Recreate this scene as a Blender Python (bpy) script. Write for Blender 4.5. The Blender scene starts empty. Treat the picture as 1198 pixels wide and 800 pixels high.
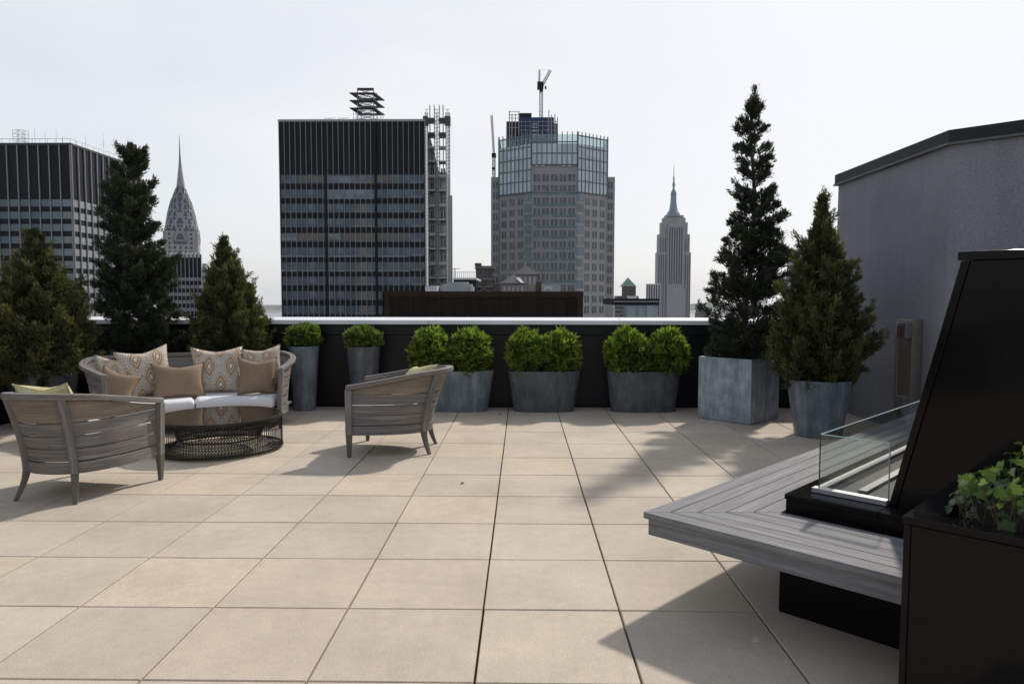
import bpy, bmesh, math, random
import numpy as np
from mathutils import Vector, Matrix
R = math.radians
random.seed(7)
sc = bpy.context.scene
col = sc.collection

# ------------------------------------------------------------------ camera
EYE = 1.39
FPX, PT, RO, YA = 829.2256, -.0605206, -.0013, -.01455      # focal length in photo pixels (1198 wide), pitch, roll, yaw
cam_d = bpy.data.cameras.new('camera'); cam = bpy.data.objects.new('camera', cam_d); col.objects.link(cam)
cam_d.sensor_width = 36; cam_d.lens = FPX / 1198 * 36
cam_d.clip_start = .05; cam_d.clip_end = 80000
_cy, _sy, _cp, _sp, _cr, _sr = math.cos(YA), math.sin(YA), math.cos(PT), math.sin(PT), math.cos(RO), math.sin(RO)
r0 = Vector((_cy, -_sy, 0)); f0 = Vector((_sy * _cp, _cy * _cp, _sp)); u0 = Vector((-_sy * _sp, -_cy * _sp, _cp))
rr = r0 * _cr - u0 * _sr; uu = r0 * _sr + u0 * _cr
cam.matrix_world = Matrix(((rr.x, uu.x, -f0.x, 0), (rr.y, uu.y, -f0.y, 0), (rr.z, uu.z, -f0.z, EYE), (0, 0, 0, 1)))
sc.camera = cam
sc.render.resolution_x = 1024; sc.render.resolution_y = 683

# ------------------------------------------------------------------ light
SUN_EL, SUN_AZ = 42.0, 32.8            # azimuth from +Y towards +X
world = bpy.data.worlds.new('World'); sc.world = world; world.use_nodes = True
wn = world.node_tree.nodes; wl = world.node_tree.links
bg = wn['Background']
sky = wn.new('ShaderNodeTexSky'); sky.sky_type = 'NISHITA'; sky.sun_disc = False
sky.sun_elevation = R(SUN_EL); sky.sun_rotation = R(SUN_AZ); sky.altitude = 0
sky.air_density = 1.0; sky.dust_density = 1.4; sky.ozone_density = 1.0
# thin high cloud veil over the blue sky
tc = wn.new('ShaderNodeTexCoord'); mp = wn.new('ShaderNodeMapping'); mp.inputs['Scale'].default_value = (1.2, 1.2, 3.2)
ns = wn.new('ShaderNodeTexNoise'); ns.inputs['Scale'].default_value = 1.6; ns.inputs['Detail'].default_value = 6
rp = wn.new('ShaderNodeValToRGB'); rp.color_ramp.elements[0].position = .30; rp.color_ramp.elements[0].color = (.76, .76, .76, 1)
rp.color_ramp.elements[1].position = .72; rp.color_ramp.elements[1].color = (.97, .97, .97, 1)
mx = wn.new('ShaderNodeMixRGB'); mx.inputs[2].default_value = (9.5, 9.65, 9.85, 1)
wl.new(tc.outputs['Generated'], mp.inputs[0]); wl.new(mp.outputs[0], ns.inputs[0]); wl.new(ns.outputs['Fac'], rp.inputs[0])
dt = wn.new('ShaderNodeVectorMath'); dt.operation = 'DOT_PRODUCT'; wl.new(tc.outputs['Generated'], dt.inputs[0])
dt.inputs[1].default_value = (math.sin(R(SUN_AZ)) * math.cos(R(SUN_EL)), math.cos(R(SUN_AZ)) * math.cos(R(SUN_EL)), math.sin(R(SUN_EL)))
mr = wn.new('ShaderNodeMapRange'); mr.interpolation_type = 'SMOOTHSTEP'; wl.new(dt.outputs['Value'], mr.inputs[0])    # the veil thins away from the sun
mr.inputs[1].default_value = -.95; mr.inputs[2].default_value = 1.0; mr.inputs[3].default_value = .36; mr.inputs[4].default_value = 1.
sz = wn.new('ShaderNodeSeparateXYZ'); wl.new(tc.outputs['Generated'], sz.inputs[0])
mz = wn.new('ShaderNodeMapRange'); wl.new(sz.outputs[2], mz.inputs[0])
mz.inputs[1].default_value = .36; mz.inputs[2].default_value = .75; mz.inputs[3].default_value = 1.; mz.inputs[4].default_value = .46
ml = wn.new('ShaderNodeMath'); ml.operation = 'MULTIPLY'; wl.new(mr.outputs[0], ml.inputs[0]); wl.new(rp.outputs[0], ml.inputs[1])
ml2 = wn.new('ShaderNodeMath'); ml2.operation = 'MULTIPLY'; wl.new(ml.outputs[0], ml2.inputs[0]); wl.new(mz.outputs[0], ml2.inputs[1])
wl.new(ml2.outputs[0], mx.inputs[0]); wl.new(sky.outputs[0], mx.inputs[1]); wl.new(mx.outputs[0], bg.inputs[0])
bg.inputs[1].default_value = .10
sl = bpy.data.lights.new('sun', 'SUN'); sl.energy = 3.4; sl.angle = R(2.6); sl.color = (1, .93, .84)
so = bpy.data.objects.new('sun', sl); col.objects.link(so)
so.rotation_euler = Vector((math.sin(R(SUN_AZ)) * math.cos(R(SUN_EL)), math.cos(R(SUN_AZ)) * math.cos(R(SUN_EL)), math.sin(R(SUN_EL)))).to_track_quat('Z', 'Y').to_euler()
sc.view_settings.view_transform = 'Standard'; sc.view_settings.look = 'None'
sc.view_settings.exposure = 0.0; sc.view_settings.gamma = 1; sc.view_settings.use_curve_mapping = False

# ------------------------------------------------------------------ helpers
def at(px, py, Y):
    "world point at depth Y seen at photo pixel (px, py); used to read real sizes of the far buildings off the photograph"
    a = (px - 599) / FPX; b = (400 - py) / FPX
    d = f0 + rr * a + uu * b
    t = Y / d.y
    return Vector((d.x * t, Y, EYE + d.z * t))

def tag(o, label=None, cat=None, group=None, kind=None):
    if label: o['label'] = label
    if cat: o['category'] = cat
    if group: o['group'] = group
    if kind: o['kind'] = kind
    return o

def thing(name, loc, label, cat, group=None, rz=0):
    o = bpy.data.objects.new(name, None); col.objects.link(o)
    o.location = loc; o.rotation_euler = (0, 0, rz); o.empty_display_size = .2
    return tag(o, label, cat, group)

class MB:
    def __init__(s): s.v = []; s.f = []; s.uv = []; s.a = []
    def face(s, pts, uvs=None, val=0.):
        n = len(s.v); s.v += [tuple(p) for p in pts]; s.f.append(tuple(range(n, n + len(pts))))
        s.uv += uvs if uvs else [(0, 0)] * len(pts); s.a.append(val); return s
    def obox(s, o, ax, ay, az, x, y, z, off=None):
        "box in frame (o; ax ay az) with ranges x=(x0,x1) ..."
        o = Vector(o); ax = Vector(ax); ay = Vector(ay); az = Vector(az)
        def P(i, j, k): return o + ax * x[i] + ay * y[j] + az * z[k]
        L = (x[1] - x[0], y[1] - y[0], z[1] - z[0]); la = max(range(3), key=lambda i: abs(L[i]))
        base = off if off is not None else random.random() * 9
        C = [(0,0,0),(1,0,0),(1,1,0),(0,1,0),(0,0,1),(1,0,1),(1,1,1),(0,1,1)]
        rng = (x, y, z)
        det = ax.cross(ay).dot(az)
        for q in ((0,3,2,1),(4,5,6,7),(0,1,5,4),(1,2,6,5),(2,3,7,6),(3,0,4,7)):
            if det < 0: q = q[::-1]
            uv = []
            for c in q:
                cc = [rng[i][C[c][i]] for i in range(3)]
                u = cc[la]; oth = [cc[i] for i in range(3) if i != la]
                uv.append((u + base, oth[0] + oth[1] + base))
            s.face([P(*C[c]) for c in q], uv)
        return s
    def box(s, c, d, rz=0):
        m = Matrix.Rotation(rz, 3, 'Z')
        return s.obox(c, m @ Vector((1,0,0)), m @ Vector((0,1,0)), (0,0,1), (-d[0]/2, d[0]/2), (-d[1]/2, d[1]/2), (-d[2]/2, d[2]/2))
    def sweep(s, pts, sides, ups, w, h, closed=False):
        "rectangular section swept through pts; w,h full sizes (number or list)"
        n = len(pts); W = w if isinstance(w, (list, tuple)) else [w] * n; Hh = h if isinstance(h, (list, tuple)) else [h] * n
        rings = []; L = [0]
        for i in range(n):
            p = Vector(pts[i]); a = Vector(sides[i]) * W[i] / 2; b = Vector(ups[i]) * Hh[i] / 2
            rings.append([p - a - b, p + a - b, p + a + b, p - a + b])
            if i: L.append(L[-1] + (Vector(pts[i]) - Vector(pts[i-1])).length)
        off = random.random() * 9
        per = [0, W[0], W[0] + Hh[0], 2 * W[0] + Hh[0], 2 * W[0] + 2 * Hh[0]]
        for i in range(n - 1 if not closed else n):
            j = (i + 1) % n
            for k in range(4):
                l = (k + 1) % 4
                Lj = L[j] if j else L[-1] + .1
                s.face([rings[i][k], rings[i][l], rings[j][l], rings[j][k]],
                       [(L[i] + off, per[k] + off), (L[i] + off, per[k+1] + off), (Lj + off, per[k+1] + off), (Lj + off, per[k] + off)])
        if not closed:
            s.face(rings[0][::-1], [(off, off), (off + .05, off), (off + .05, off + .05), (off, off + .05)])
            s.face(rings[-1], [(off, off), (off + .05, off), (off + .05, off + .05), (off, off + .05)])
        return s
    def tube(s, pts, rad, n=8, caps=True):
        pts = [Vector(p) for p in pts]; m = len(pts); Rr = rad if isinstance(rad, (list, tuple)) else [rad] * m
        rings = []; prev = None
        for i, p in enumerate(pts):
            t = (pts[min(i+1, m-1)] - pts[max(i-1, 0)])
            if t.length < 1e-9: t = Vector((0, 0, 1))
            t.normalize()
            a = prev if prev else (Vector((1, 0, 0)) if abs(t.x) < .8 else Vector((0, 1, 0)))
            a = (a - t * a.dot(t)).normalized(); prev = a; b = t.cross(a)
            rings.append([p + (a * math.cos(k * 2 * math.pi / n) + b * math.sin(k * 2 * math.pi / n)) * Rr[i] for k in range(n)])
        for i in range(m - 1):
            for k in range(n):
                l = (k + 1) % n
                s.face([rings[i][k], rings[i][l], rings[i+1][l], rings[i+1][k]], [(i*.2, k/n), (i*.2, (k+1)/n), (i*.2+.2, (k+1)/n), (i*.2+.2, k/n)])
        if caps: s.face(rings[0][::-1]); s.face(rings[-1])
        return s
    def prism(s, poly, z0, z1):
        "vertical prism of a ccw polygon of (x, y)"
        n = len(poly)
        s.face([(p[0], p[1], z1) for p in poly], [(p[0], p[1]) for p in poly]); s.face([(p[0], p[1], z0) for p in poly[::-1]], [(p[0], p[1]) for p in poly[::-1]])
        L = 0
        for i in range(n):
            a, b = poly[i], poly[(i+1) % n]; d = math.hypot(b[0]-a[0], b[1]-a[1])
            s.face([(a[0], a[1], z0), (b[0], b[1], z0), (b[0], b[1], z1), (a[0], a[1], z1)], [(L, z0), (L+d, z0), (L+d, z1), (L, z1)]); L += d
        return s
    def rings(s, rr_, closed_top=True, closed_bot=True):
        "loft of rings (lists of points, same count)"
        for i in range(len(rr_) - 1):
            A, B = rr_[i], rr_[i+1]; n = len(A)
            for k in range(n):
                l = (k + 1) % n
                s.face([A[k], A[l], B[l], B[k]], [(k/n, i), ((k+1)/n, i), ((k+1)/n, i+1), (k/n, i+1)])
        if closed_bot: s.face(rr_[0][::-1])
        if closed_top: s.face(rr_[-1])
        return s
    def build(s, name, mat, parent=None, bevel=0, smooth=False, weld=False, loc=None):
        me = bpy.data.meshes.new(name); me.from_pydata(s.v, [], s.f)
        uvl = me.uv_layers.new(name='UVMap'); uvl.data.foreach_set('uv', [c for t in s.uv for c in t])
        at_ = me.attributes.new('var', 'FLOAT', 'FACE'); at_.data.foreach_set('value', s.a)
        me.materials.append(mat)
        if weld or bevel or smooth:
            bm = bmesh.new(); bm.from_mesh(me); bmesh.ops.remove_doubles(bm, verts=bm.verts, dist=1e-5)
            bm.to_mesh(me); bm.free()
        if smooth:
            me.polygons.foreach_set('use_smooth', [True] * len(me.polygons))
            if smooth != 'all': me.set_sharp_from_angle(angle=R(38))
        o = bpy.data.objects.new(name, me); col.objects.link(o)
        if parent: o.parent = parent
        if loc: o.location = loc
        if bevel:
            b = o.modifiers.new('bevel', 'BEVEL'); b.width = bevel; b.segments = 2; b.limit_method = 'ANGLE'; b.angle_limit = R(40)
        return o

def copy_tree(o, parent=None):
    c = o.copy(); col.objects.link(c)
    if parent: c.parent = parent
    for ch in list(o.children): copy_tree(ch, c)
    return c

# ------------------------------------------------------------------ materials
def newmat(name):
    m = bpy.data.materials.new(name); m.use_nodes = True
    return m, m.node_tree.nodes, m.node_tree.links, m.node_tree.nodes['Principled BSDF']
def ramp(n, stops):
    r = n.new('ShaderNodeValToRGB'); e = r.color_ramp.elements
    while len(e) < len(stops): e.new(.5)
    for k, (p, c) in enumerate(stops): e[k].position = p; e[k].color = (*c, 1) if len(c) == 3 else c
    return r
def noise(n, l, vec, scale, detail=4, rough=.6, mapping=None):
    t = n.new('ShaderNodeTexNoise'); t.inputs['Scale'].default_value = scale; t.inputs['Detail'].default_value = detail; t.inputs['Roughness'].default_value = rough
    if mapping:
        m = n.new('ShaderNodeMapping'); m.inputs['Scale'].default_value = mapping; l.new(vec, m.inputs[0]); vec = m.outputs[0]
    l.new(vec, t.inputs['Vector']); return t.outputs['Fac']
def mixc(n, l, fac, a, b, mode='MIX'):
    m = n.new('ShaderNodeMixRGB'); m.blend_type = mode
    for i, x in ((0, fac), (1, a), (2, b)):
        if hasattr(x, 'is_output') or isinstance(x, bpy.types.NodeSocket): l.new(x, m.inputs[i])
        elif i == 0: m.inputs[0].default_value = x
        else: m.inputs[i].default_value = (*x, 1)
    return m.outputs[0]
def mth(n, l, op, a, b=0., c=0.):
    m = n.new('ShaderNodeMath'); m.operation = op
    for i, x in enumerate((a, b, c)):
        if isinstance(x, bpy.types.NodeSocket): l.new(x, m.inputs[i])
        else: m.inputs[i].default_value = x
    return m.outputs[0]
def bump(n, l, b, h, strength, dist=.002):
    bn = n.new('ShaderNodeBump'); bn.inputs['Strength'].default_value = strength; bn.inputs['Distance'].default_value = dist
    l.new(h, bn.inputs['Height']); l.new(bn.outputs[0], b.inputs['Normal'])

def plain(name, c, rough=.6, metal=0, var=.12, scale=3., spec=.5):
    m, n, l, b = newmat(name)
    tc = n.new('ShaderNodeTexCoord'); f = noise(n, l, tc.outputs['Object'], scale, 5)
    r = ramp(n, [(.3, tuple(x * (1 - var) for x in c)), (.7, tuple(min(1, x * (1 + var)) for x in c))]); l.new(f, r.inputs[0])
    l.new(r.outputs[0], b.inputs['Base Color']); b.inputs['Roughness'].default_value = rough; b.inputs['Metallic'].default_value = metal
    b.inputs['Specular IOR Level'].default_value = spec
    return m

def m_paver():
    m, n, l, b = newmat('paver'); T = .61
    g = n.new('ShaderNodeNewGeometry'); pos = g.outputs['Position']
    at_ = n.new('ShaderNodeAttribute'); at_.attribute_name = 'var'
    tone = ramp(n, [(0, (.490, .428, .360)), (.3, (.535, .460, .376)), (.55, (.512, .452, .380)), (.8, (.545, .480, .395)), (1, (.560, .475, .380))]); l.new(at_.outputs['Fac'], tone.inputs[0])
    fine = noise(n, l, pos, 150, 4, .75); big = noise(n, l, pos, 1.7, 5, .6); mid = noise(n, l, pos, 14, 6, .65)
    fr = ramp(n, [(.30, (.70, .69, .68)), (.5, (1, 1, 1)), (.70, (1.17, 1.16, 1.13))]); l.new(fine, fr.inputs[0])
    c = mixc(n, l, 1., tone.outputs[0], fr.outputs[0], 'MULTIPLY')
    br = ramp(n, [(.3, (.86, .855, .85)), (.6, (1.03, 1.03, 1.02))]); l.new(big, br.inputs[0])
    c = mixc(n, l, 1., c, br.outputs[0], 'MULTIPLY')
    mr = ramp(n, [(.35, (.94, .94, .94)), (.65, (1.04, 1.03, 1.02))]); l.new(mid, mr.inputs[0])
    c = mixc(n, l, 1., c, mr.outputs[0], 'MULTIPLY')
    sp = noise(n, l, pos, 700, 1, .5); sr = ramp(n, [(.69, (0, 0, 0)), (.74, (1, 1, 1))]); l.new(sp, sr.inputs[0])
    c = mixc(n, l, mth(n, l, 'MULTIPLY', sr.outputs[0], .45), c, (.2, .17, .14))
    st1 = noise(n, l, pos, 3.3, 6, .7); st2 = ramp(n, [(.60, (0, 0, 0)), (.70, (1, 1, 1))]); l.new(st1, st2.inputs[0])   # water marks
    c = mixc(n, l, mth(n, l, 'MULTIPLY', st2.outputs[0], .16), c, (.30, .265, .22))
    l.new(c, b.inputs['Base Color']); b.inputs['Roughness'].default_value = .82; b.inputs['Specular IOR Level'].default_value = .3
    bump(n, l, b, fine, .35, .0015)
    return m

def m_wood(name, dark, mid, light, brown=None, rough=.75, gs=1.):
    m, n, l, b = newmat(name)
    uv = n.new('ShaderNodeUVMap'); v = uv.outputs[0]
    g1 = noise(n, l, v, 1, 8, .68, (3 * gs, 95 * gs, 1)); g2 = noise(n, l, v, 1, 4, .6, (1.3, 16, 1)); g3 = noise(n, l, v, 1, 3, .7, (14, 330, 1))
    r = ramp(n, [(.28, dark), (.5, mid), (.74, light)]); l.new(g1, r.inputs[0])
    r2 = ramp(n, [(.3, (.78, .78, .79)), (.7, (1.12, 1.12, 1.12))]); l.new(g2, r2.inputs[0])
    c = mixc(n, l, 1, r.outputs[0], r2.outputs[0], 'MULTIPLY')
    r3 = ramp(n, [(.36, (.66, .65, .64)), (.5, (1, 1, 1))]); l.new(g3, r3.inputs[0])
    c = mixc(n, l, .7, c, r3.outputs[0], 'MULTIPLY')
    if brown:
        gg = n.new('ShaderNodeNewGeometry'); pz = noise(n, l, gg.outputs['Position'], 4.5, 5, .6)
        rb = ramp(n, [(.52, (0, 0, 0)), (.72, (1, 1, 1))]); l.new(pz, rb.inputs[0])
        c = mixc(n, l, mth(n, l, 'MULTIPLY', rb.outputs[0], .6), c, brown)
    l.new(c, b.inputs['Base Color']); b.inputs['Roughness'].default_value = rough; b.inputs['Specular IOR Level'].default_value = .35
    bump(n, l, b, g1, .5, .002)
    return m

def m_zinc(name, a, bcol, c_, seed=0., rough=.45):
    m, n, l, b = newmat(name)
    tc = n.new('ShaderNodeTexCoord'); oi = n.new('ShaderNodeObjectInfo')
    ad = n.new('ShaderNodeVectorMath'); ad.operation = 'ADD'; l.new(tc.outputs['Object'], ad.inputs[0]); l.new(oi.outputs['Location'], ad.inputs[1])
    v = ad.outputs[0]
    f1 = noise(n, l, v, 1, 7, .62, (9, 9, 1.6)); f2 = noise(n, l, v, 5 + seed, 6, .6); f3 = noise(n, l, v, 1, 4, .7, (46, 46, 5))
    r = ramp(n, [(.3, a), (.5, bcol), (.72, c_)]); l.new(f1, r.inputs[0])
    r2 = ramp(n, [(.3, (.68, .70, .72)), (.7, (1.25, 1.22, 1.2))]); l.new(f2, r2.inputs[0])
    c = mixc(n, l, 1, r.outputs[0], r2.outputs[0], 'MULTIPLY')
    r3 = ramp(n, [(.4, (.86, .87, .88)), (.62, (1.1, 1.1, 1.1))]); l.new(f3, r3.inputs[0])
    c = mixc(n, l, 1, c, r3.outputs[0], 'MULTIPLY')
    l.new(c, b.inputs['Base Color']); b.inputs['Metallic'].default_value = .25; b.inputs['Roughness'].default_value = rough
    bump(n, l, b, f2, .25, .004)
    return m

def m_leaf(name, stops, rough=.5, trans=.0):
    m, n, l, b = newmat(name)
    at_ = n.new('ShaderNodeAttribute'); at_.attribute_name = 'var'
    r = ramp(n, stops); l.new(at_.outputs['Fac'], r.inputs[0])
    l.new(r.outputs[0], b.inputs['Base Color']); b.inputs['Roughness'].default_value = rough; b.inputs['Specular IOR Level'].default_value = .35
    if trans:
        out = n['Material Output']; t = n.new('ShaderNodeBsdfTranslucent'); l.new(mixc(n, l, 1, r.outputs[0], (1.5, 1.7, .9), 'MULTIPLY'), t.inputs[0])
        ms = n.new('ShaderNodeMixShader'); ms.inputs[0].default_value = trans
        l.new(b.outputs[0], ms.inputs[1]); l.new(t.outputs[0], ms.inputs[2]); l.new(ms.outputs[0], out.inputs[0])
    return m

def m_stucco():
    m, n, l, b = newmat('stucco')
    g = n.new('ShaderNodeNewGeometry'); p = g.outputs['Position']
    f = noise(n, l, p, 62, 6, .75); f2 = noise(n, l, p, 1.3, 5, .6); f3 = noise(n, l, p, 22, 4, .6)
    r = ramp(n, [(.3, (.21, .216, .240)), (.7, (.275, .282, .31))]); l.new(f2, r.inputs[0])
    r2 = ramp(n, [(.3, (.68, .68, .68)), (.7, (1.26, 1.26, 1.26))]); l.new(f, r2.inputs[0])
    c = mixc(n, l, 1, r.outputs[0], r2.outputs[0], 'MULTIPLY')
    f5 = noise(n, l, p, 1, 5, .6, (7, 7, .35)); r5 = ramp(n, [(.35, (.95, .95, .95)), (.65, (1.03, 1.03, 1.03))]); l.new(f5, r5.inputs[0]); c = mixc(n, l, 1, c, r5.outputs[0], 'MULTIPLY')   # rain streaks
    l.new(c, b.inputs['Base Color']); b.inputs['Roughness'].default_value = .9
    h = mth(n, l, 'ADD', f, f3); bump(n, l, b, h, .8, .006)
    return m

def m_granite():
    m, n, l, b = newmat('black_granite')
    g = n.new('ShaderNodeNewGeometry'); p = g.outputs['Position']
    f = noise(n, l, p, 420, 2, .5); r = ramp(n, [(.5, (.0065, .006, .006)), (.72, (.016, .0155, .015))]); l.new(f, r.inputs[0])
    l.new(r.outputs[0], b.inputs['Base Color']); b.inputs['Roughness'].default_value = .09; b.inputs['Specular IOR Level'].default_value = .13
    f2 = noise(n, l, p, 2.5, 4, .6); rr_ = ramp(n, [(.35, (.05, .05, .05)), (.7, (.16, .16, .16))]); l.new(f2, rr_.inputs[0]); l.new(rr_.outputs[0], b.inputs['Roughness'])
    return m

def m_fabric(name, c, scale=900, rough=.9, var=.08):
    m, n, l, b = newmat(name)
    tc = n.new('ShaderNodeTexCoord'); f = noise(n, l, tc.outputs['Object'], scale, 2); f2 = noise(n, l, tc.outputs['Object'], 5, 4)
    r = ramp(n, [(.3, tuple(x * (1 - var * 1.5) for x in c)), (.7, tuple(min(1, x * (1 + var)) for x in c))]); l.new(f2, r.inputs[0])
    r2 = ramp(n, [(.3, (.88, .88, .88)), (.7, (1.06, 1.06, 1.06))]); l.new(f, r2.inputs[0])
    l.new(mixc(n, l, 1, r.outputs[0], r2.outputs[0], 'MULTIPLY'), b.inputs['Base Color'])
    b.inputs['Roughness'].default_value = rough; b.inputs['Specular IOR Level'].default_value = .15
    f4 = noise(n, l, tc.outputs['Object'], 11, 3, .5)
    bump(n, l, b, f4, .5, .012)
    return m

def m_ikat(name, cream, tan, taupe, sx=2.4, sy=1.25):
    "woven ogee pattern in the pillow's own UV: nested pointed ovals in tan and dotted grey-brown on cream"
    m, n, l, b = newmat(name)
    uv = n.new('ShaderNodeUVMap'); wob = noise(n, l, uv.outputs[0], 40, 2)
    sp = n.new('ShaderNodeSeparateXYZ'); l.new(uv.outputs[0], sp.inputs[0])
    w = mth(n, l, 'MULTIPLY', mth(n, l, 'SUBTRACT', wob, .5), .05)
    U = mth(n, l, 'MULTIPLY', mth(n, l, 'ADD', sp.outputs[0], w), sx); V = mth(n, l, 'MULTIPLY', mth(n, l, 'ADD', sp.outputs[1], w), sy)
    # smooth ogee field: cos(2piU)+cos(2piV) has peaks on a staggered lattice
    def wave(x):
        c_ = mth(n, l, 'COSINE', mth(n, l, 'MULTIPLY', x, 2 * math.pi))
        t_ = mth(n, l, 'SUBTRACT', 1., mth(n, l, 'MULTIPLY', mth(n, l, 'PINGPONG', x, .5), 4.))
        return mth(n, l, 'ADD', mth(n, l, 'MULTIPLY', c_, .35), mth(n, l, 'MULTIPLY', t_, .65))
    f = mth(n, l, 'ADD', wave(U), wave(V))               # -2..2, nested pointed ovals round each lattice point
    a = mth(n, l, 'ABSOLUTE', f)
    r = ramp(n, [(0.0, taupe), (.05, cream), (.12, tan), (.17, cream), (.30, taupe), (.36, cream), (.46, tan), (.66, tan), (.70, cream), (.78, taupe), (.84, tan), (.93, cream)])
    r.color_ramp.interpolation = 'LINEAR'
    l.new(mth(n, l, 'DIVIDE', a, 2.0), r.inputs[0])
    # dots
    vo = n.new('ShaderNodeTexVoronoi'); vo.inputs['Scale'].default_value = 34; vo.inputs['Randomness'].default_value = .35; l.new(uv.outputs[0], vo.inputs['Vector'])
    dr = ramp(n, [(.22, (1, 1, 1)), (.34, (0, 0, 0))]); l.new(vo.outputs['Distance'], dr.inputs[0])
    zone = ramp(n, [(.02, (0, 0, 0)), (.05, (1, 1, 1)), (.40, (1, 1, 1)), (.44, (0, 0, 0))]); l.new(mth(n, l, 'DIVIDE', a, 2.0), zone.inputs[0])
    fac = mth(n, l, 'MULTIPLY', mth(n, l, 'MULTIPLY', dr.outputs[0], zone.outputs[0]), .8)
    c = mixc(n, l, fac, r.outputs[0], taupe)
    l.new(c, b.inputs['Base Color']); b.inputs['Roughness'].default_value = .9; b.inputs['Specular IOR Level'].default_value = .15
    tc = n.new('ShaderNodeTexCoord'); f4 = noise(n, l, tc.outputs['Object'], 11, 3, .5); bump(n, l, b, f4, .5, .012)
    return m

def m_glass(name='clear_glass', tint=(.955, .98, .97), rough=0., base=.04):
    m, n, l, b = newmat(name)
    out = n['Material Output']; n.remove(b)
    tr = n.new('ShaderNodeBsdfTransparent'); tr.inputs[0].default_value = (*tint, 1)
    gl = n.new('ShaderNodeBsdfGlossy'); gl.inputs['Roughness'].default_value = rough
    lw_ = n.new('ShaderNodeLayerWeight'); lw_.inputs[0].default_value = .5
    fres = mth(n, l, 'ADD', mth(n, l, 'MULTIPLY', mth(n, l, 'POWER', lw_.outputs['Facing'], 4.5), 1 - base), base)
    ms = n.new('ShaderNodeMixShader'); l.new(fres, ms.inputs[0]); l.new(tr.outputs[0], ms.inputs[1]); l.new(gl.outputs[0], ms.inputs[2]); l.new(ms.outputs[0], out.inputs[0])
    return m

def m_panes(name, stops, cell=(1.5, 4.), rough=.12, metal=0., spec=.6, seed=0., sub=True):
    "facade glazing: each pane (cell of the UV, metres) takes its own tone, some have blinds down"
    m, n, l, b = newmat(name)
    uv = n.new('ShaderNodeUVMap'); mp_ = n.new('ShaderNodeMapping'); mp_.inputs['Scale'].default_value = (1 / cell[0], 1 / cell[1], 1); mp_.inputs['Location'].default_value = (seed, seed * .7, 0)
    l.new(uv.outputs[0], mp_.inputs[0])
    fl = n.new('ShaderNodeVectorMath'); fl.operation = 'FLOOR'; l.new(mp_.outputs[0], fl.inputs[0])
    wnz = n.new('ShaderNodeTexWhiteNoise'); wnz.noise_dimensions = '2D'; l.new(fl.outputs[0], wnz.inputs['Vector'])
    cl = noise(n, l, fl.outputs[0], .23, 3, .6)
    f = mth(n, l, 'ADD', mth(n, l, 'MULTIPLY', wnz.outputs['Value'], .45), mth(n, l, 'MULTIPLY', cl, .62))
    r = ramp(n, stops); l.new(f, r.inputs[0]); r.color_ramp.interpolation = 'LINEAR'
    l.new(r.outputs[0], b.inputs['Base Color']); b.inputs['Roughness'].default_value = rough; b.inputs['Metallic'].default_value = metal; b.inputs['Specular IOR Level'].default_value = spec
    return m

PAVER = m_paver()
TEAK = m_wood('weathered_teak', (.085, .079, .074), (.19, .18, .172), (.34, .328, .316), (.25, .19, .135), gs=.7)
TEAK_WARM = m_wood('sheltered_teak', (.12, .10, .084), (.225, .192, .157), (.335, .29, .24), (.29, .22, .145))
TEAK_DARK = m_wood('dark_teak_legs', (.075, .064, .054), (.135, .118, .10), (.21, .185, .16), None)
DECK = m_wood('bench_timber', (.12, .12, .125), (.20, .20, .208), (.31, .31, .32), None, gs=.7)
ZINC = m_zinc('zinc', (.10, .125, .15), (.17, .205, .235), (.28, .325, .355))
ZINC_BLUE = m_zinc('zinc_blue', (.21, .26, .30), (.31, .37, .41), (.47, .53, .56), 2., .5)
ZINC_DARK = m_zinc('zinc_dark', (.065, .072, .078), (.105, .115, .12), (.15, .165, .175), 1., .55)
SOIL = plain('soil', (.025, .018, .013), .95, scale=60, var=.4)
STUCCO = m_stucco()
GRANITE = m_granite()
BLACKPANEL = plain('black_panel', (.006, .0065, .008), .45, var=.15, scale=1.5, spec=.3)
COPING = plain('light_coping', (.78, .79, .82), .45, 0, .04, 2.)
DARKCOP = plain('dark_coping', (.020, .023, .027), .5, .0, .08, spec=.25)
STEEL = plain('stainless', (.30, .275, .24), .4, .7, .15, 8)
RAILMETAL = plain('brushed_rail', (.40, .41, .42), .4, .6, .06, 20)
GREYBOX = plain('grey_box', (.14, .14, .135), .5, .3)
REDLID = plain('red_plastic', (.11, .028, .024), .5)
WHITEFAB = m_fabric('white_canvas', (.80, .80, .81), var=.02)
BROWNFAB = m_fabric('brown_linen', (.30, .215, .15))
YELLOWFAB = m_ikat('yellow_pattern', (.72, .66, .45), (.60, .50, .22), (.45, .38, .2), 3.1, 2.6)
IKAT = m_ikat('ikat', (.80, .76, .68), (.40, .26, .14), (.20, .16, .135))
GLASS = m_glass()
TABLEGLASS = m_glass('smoked_glass', (.60, .64, .60), .0, .17)
WICKER = plain('black_wire', (.018, .016, .015), .45, .3)
BARK = plain('bark', (.10, .075, .055), .9, var=.35, scale=25)
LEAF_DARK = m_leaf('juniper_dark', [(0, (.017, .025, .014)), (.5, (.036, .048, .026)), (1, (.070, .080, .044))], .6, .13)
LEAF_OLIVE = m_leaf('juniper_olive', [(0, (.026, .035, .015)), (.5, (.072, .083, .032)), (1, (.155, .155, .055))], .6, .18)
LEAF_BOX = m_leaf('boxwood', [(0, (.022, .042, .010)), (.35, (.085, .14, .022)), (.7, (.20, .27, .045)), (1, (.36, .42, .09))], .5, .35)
LEAF_YOUNG = m_leaf('shrub_yellowgreen', [(0, (.035, .06, .014)), (.5, (.10, .145, .03)), (1, (.23, .27, .06))], .5, .3)
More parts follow.
